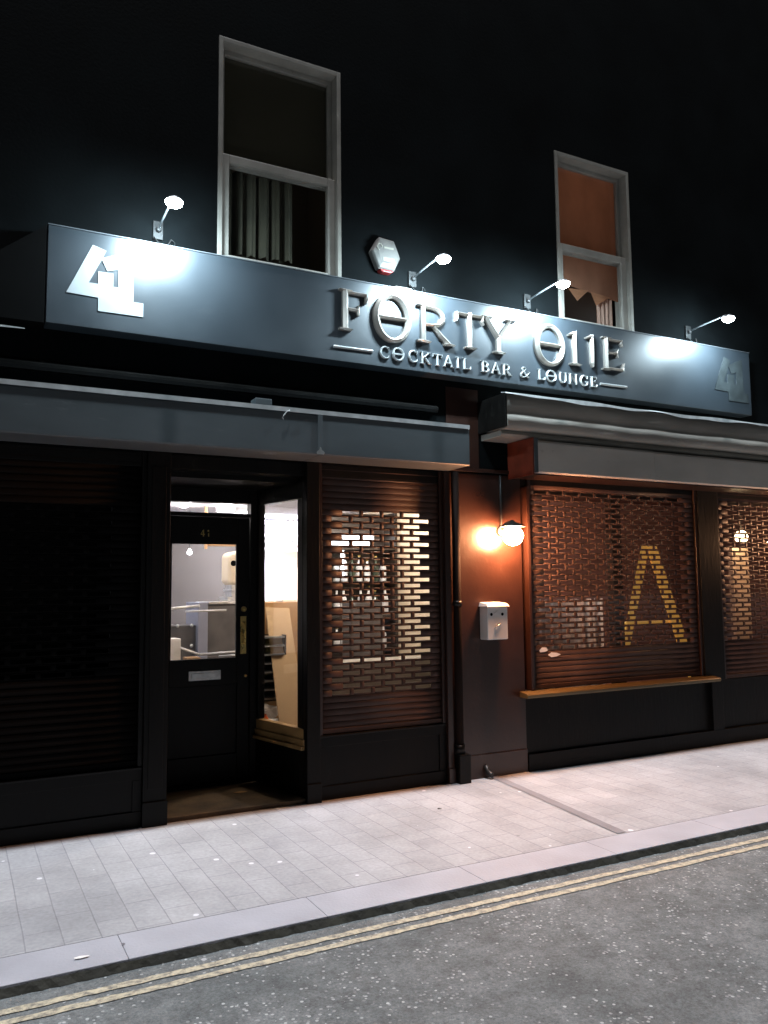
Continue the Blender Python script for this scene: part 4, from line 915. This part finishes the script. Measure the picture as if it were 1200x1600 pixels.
bw = thing('spot_light', 'warm ceiling spot over the leaning board', 'lamp', (2.7, .75, 2.415))
MB().lathe((2.75,.9,2.4195), [(.05,-.0005),(.05,-.03),(.03,-.05)], 16).build('housing', 'iron', bw)
MB().lathe((2.75,.9,2.368), [(.028,0),(.02,-.004)], 12).build('lens', 'down_glow', bw)
add_light(bw, 'POINT', (2.78, .9, 2.32), 9, (1,.80,.56), shadow_soft_size=.05)
rw = thing('spot_light', 'ceiling spot lighting the cream wall behind the shutter slots', 'lamp', (3.6, 1.1, 2.415))
MB().lathe((3.6,1.1,2.4195), [(.05,-.0005),(.05,-.03),(.03,-.05)], 16).build('housing', 'iron', rw)
MB().lathe((3.6,1.1,2.368), [(.028,0),(.02,-.004)], 12).build('lens', 'down_glow', rw)
add_light(rw, 'POINT', (3.6, 1.1, 2.32), 15, (1,.86,.74), shadow_soft_size=.05)

# ------------------------------------------------------------------ inside the lounge (right)
mb = MB(); vs_ = []; n = 120
for i in range(n+1):
    x = 4.42+1.14*i/n; yy = .42+.022*math.sin(i*.45)+.01*math.sin(i*1.3); vs_ += [(x, yy, .1), (x, yy, 1.42+.01*math.sin(i*.8))]
mb.add(vs_, [(2*i, 2*i+2, 2*i+3, 2*i+1) for i in range(n)], True)
tag(mb.build('cafe_curtain', 'paper'), 'pale half height curtain behind the lower left of the wide shutter', 'curtain')
GA = thing('gold_display_frame', 'glowing gold A shaped display frame behind the wide perforated shutter', 'display frame', (6.28, .42, .1))
def beam(a, b, w, name):
    mb = MB(); a = Vector(a); b = Vector(b); t_ = (b-a).normalized(); nn = Vector((t_.z, 0, -t_.x))*w/2
    mb.hexa([a-nn, a+nn, a+nn+Vector((0,.03,0)), a-nn+Vector((0,.03,0)), b-nn, b+nn, b+nn+Vector((0,.03,0)), b-nn+Vector((0,.03,0))]); return mb.build(name, 'gold', GA, bevel=.003)
beam((6.97,.40,.10), (6.25,.40,1.95), .12, 'leg'); beam((5.58,.40,.10), (6.18,.405,1.95), .085, 'leg'); beam((5.90,.44,1.17), (6.55,.44,1.17), .04, 'crossbar')
LL = thing('lounge_lamp', 'warm pendant lamp glowing behind the far right shutter', 'lamp', (7.60, .42, 1.9))
MB().lathe((7.62,.42,2.07), [(.03,-.06),(.06,-.04),(.07,0),(.05,.05),(.02,.07)], 16).build('globe', mat('lounge_glow', (1,.8,.5), .3, emit=(1,.72,.4), es=4), LL)
MB().tube([(7.62,.42,2.14),(7.62,.42,2.9)], .006, 6).build('flex', 'iron', LL)  # pendant globe hung from the ceiling on its flex
add_light(LL, 'POINT', (7.62, .42, 1.96), .2, (1,.70,.42), shadow_soft_size=.06)
mb = MB(); mb.box(7.56, 7.82, .50, .56, .1, 1.95); tag(mb.build('pale_pillar', 'cream_wall'), 'narrow pale pillar behind the far right shutter', 'pillar')
L3 = thing('ceiling_light', 'ceiling light over the pale curtain in the right room', 'lamp', (5.1, .9, 2.89))
MB().lathe((5.1,.85,2.8995), [(.07,-.0005),(.07,-.03),(.05,-.04)], 18).build('rim', 'lip', L3)
MB().lathe((5.1,.85,2.858), [(.045,0),(.03,-.01)], 18).build('lens', 'down_glow', L3)
add_light(L3, 'SPOT', (5.15, .27, 2.82), 170, (1,.86,.76), shadow_soft_size=.05, spot_size=R(70), spot_blend=.5, rot=(R(-4), 0, 0))
L5 = thing('ceiling_light', 'dim pinkish fill light added far back in the right room', 'lamp', (7.0, 2.4, 2.89))  # added fill light with its own rim and lens, not a real ceiling fitting
MB().lathe((7.0,2.4,2.8995), [(.07,-.0005),(.07,-.03),(.05,-.04)], 18).build('rim', 'lip', L5)
MB().lathe((7.0,2.4,2.858), [(.045,0),(.03,-.01)], 18).build('lens', 'down_glow', L5)
add_light(L5, 'POINT', (7.0, 2.4, 2.80), 22, (1,.62,.50), shadow_soft_size=.08)  # added to lift the lounge back wall seen through the slots
L4 = thing('ceiling_light', 'ceiling light above the gold A shaped frame', 'lamp', (6.5, .25, 2.89))
MB().lathe((6.3,.28,2.8995), [(.07,-.0005),(.07,-.03),(.05,-.04)], 18).build('rim', 'lip', L4)
MB().lathe((6.3,.28,2.858), [(.045,0),(.03,-.01)], 18).build('lens', 'down_glow', L4)
add_light(L4, 'SPOT', (6.4, .22, 2.82), 200, (1,.80,.55), shadow_soft_size=.05, spot_size=R(75), spot_blend=.5, rot=(R(6), 0, 0))
for lab, pts in (('torn white piece standing for lamp light leaking low on the left of the wide shutter', [(4.47,1.00),(4.50,1.025),(4.545,1.02),(4.565,.995),(4.53,.985),(4.48,.982)]),
                 ('pointed white piece standing for lamp light leaking beside the smaller patch on the wide shutter', [(4.565,.955),(4.60,.978),(4.66,.972),(4.705,.955),(4.66,.94),(4.60,.935)])):
    mb = MB(); mb.prism(pts, .0135, .0155); tag(mb.build('light_patch', mat('bright_light_patch', (.9,.9,.9), .5), None), lab, 'light patch')  # lamp light leaking through broken slots, modelled as flat white pieces
# grit lying in the gutter and on the road edge
mb = MB(); rg = random.Random(77)
for i in range(900):
    x = rg.uniform(-1, 9); y = -1.972-abs(rg.gauss(0, .05)) if i < 520 else rg.uniform(-2.9, -2.0); a = rg.uniform(0, 3.1); q = rg.uniform(.002, .0065 if i % 25 else .011)
    cx_, sx_ = math.cos(a)*q, math.sin(a)*q
    mb.add([(x-cx_,y-sx_,-.0395),(x+sx_*.7,y-cx_*.7,-.0395),(x+cx_,y+sx_,-.0395),(x-sx_*.7,y+cx_*.7,-.0395),(x,y,-.039+q*.8)], [(0,1,4),(1,2,4),(2,3,4),(3,0,4)])
o = mb.build('grit', mat('pale_grit', (.30,.30,.29), .8, var=.5, scale=40)); tag(o, 'loose pale grit lying along the gutter and on the road edge', 'grit', kind='stuff')
# small litter
def litter(name, x, y, z, s, lab, m='paper', cat='litter', seed=1):
    rnd = random.Random(seed); mb = MB(); n = 7
    mb.add([(x,y,z+.006)]+[(x+s*rnd.uniform(.6,1.3)*math.cos(2*math.pi*k/n), y+s*.5*rnd.uniform(.6,1.3)*math.sin(2*math.pi*k/n), z+rnd.uniform(.001,.006)) for k in range(n)], [(0, 1+k, 1+(k+1) % n) for k in range(n)])
    return tag(mb.build(name, m, None, solid=.001), lab, cat)
litter('receipt', 1.93, .42, .031, .05, 'small pale paper scrap lying on the brown door step', 'card', 'litter', 2)
litter('leaf', .70, -1.80, .003, .010, 'dark dry leaf on the kerb stones', 'darkwood', 'leaf', 3)
litter('cigarette_packet', 3.05, -.62, .002, .02, 'dark scrap in the middle of the pavement', 'darkwood', 'litter', 4)
litter('feather', .52, -1.85, .003, .03, 'white sliver on the kerb near the left edge', 'paper', 'litter', 6)
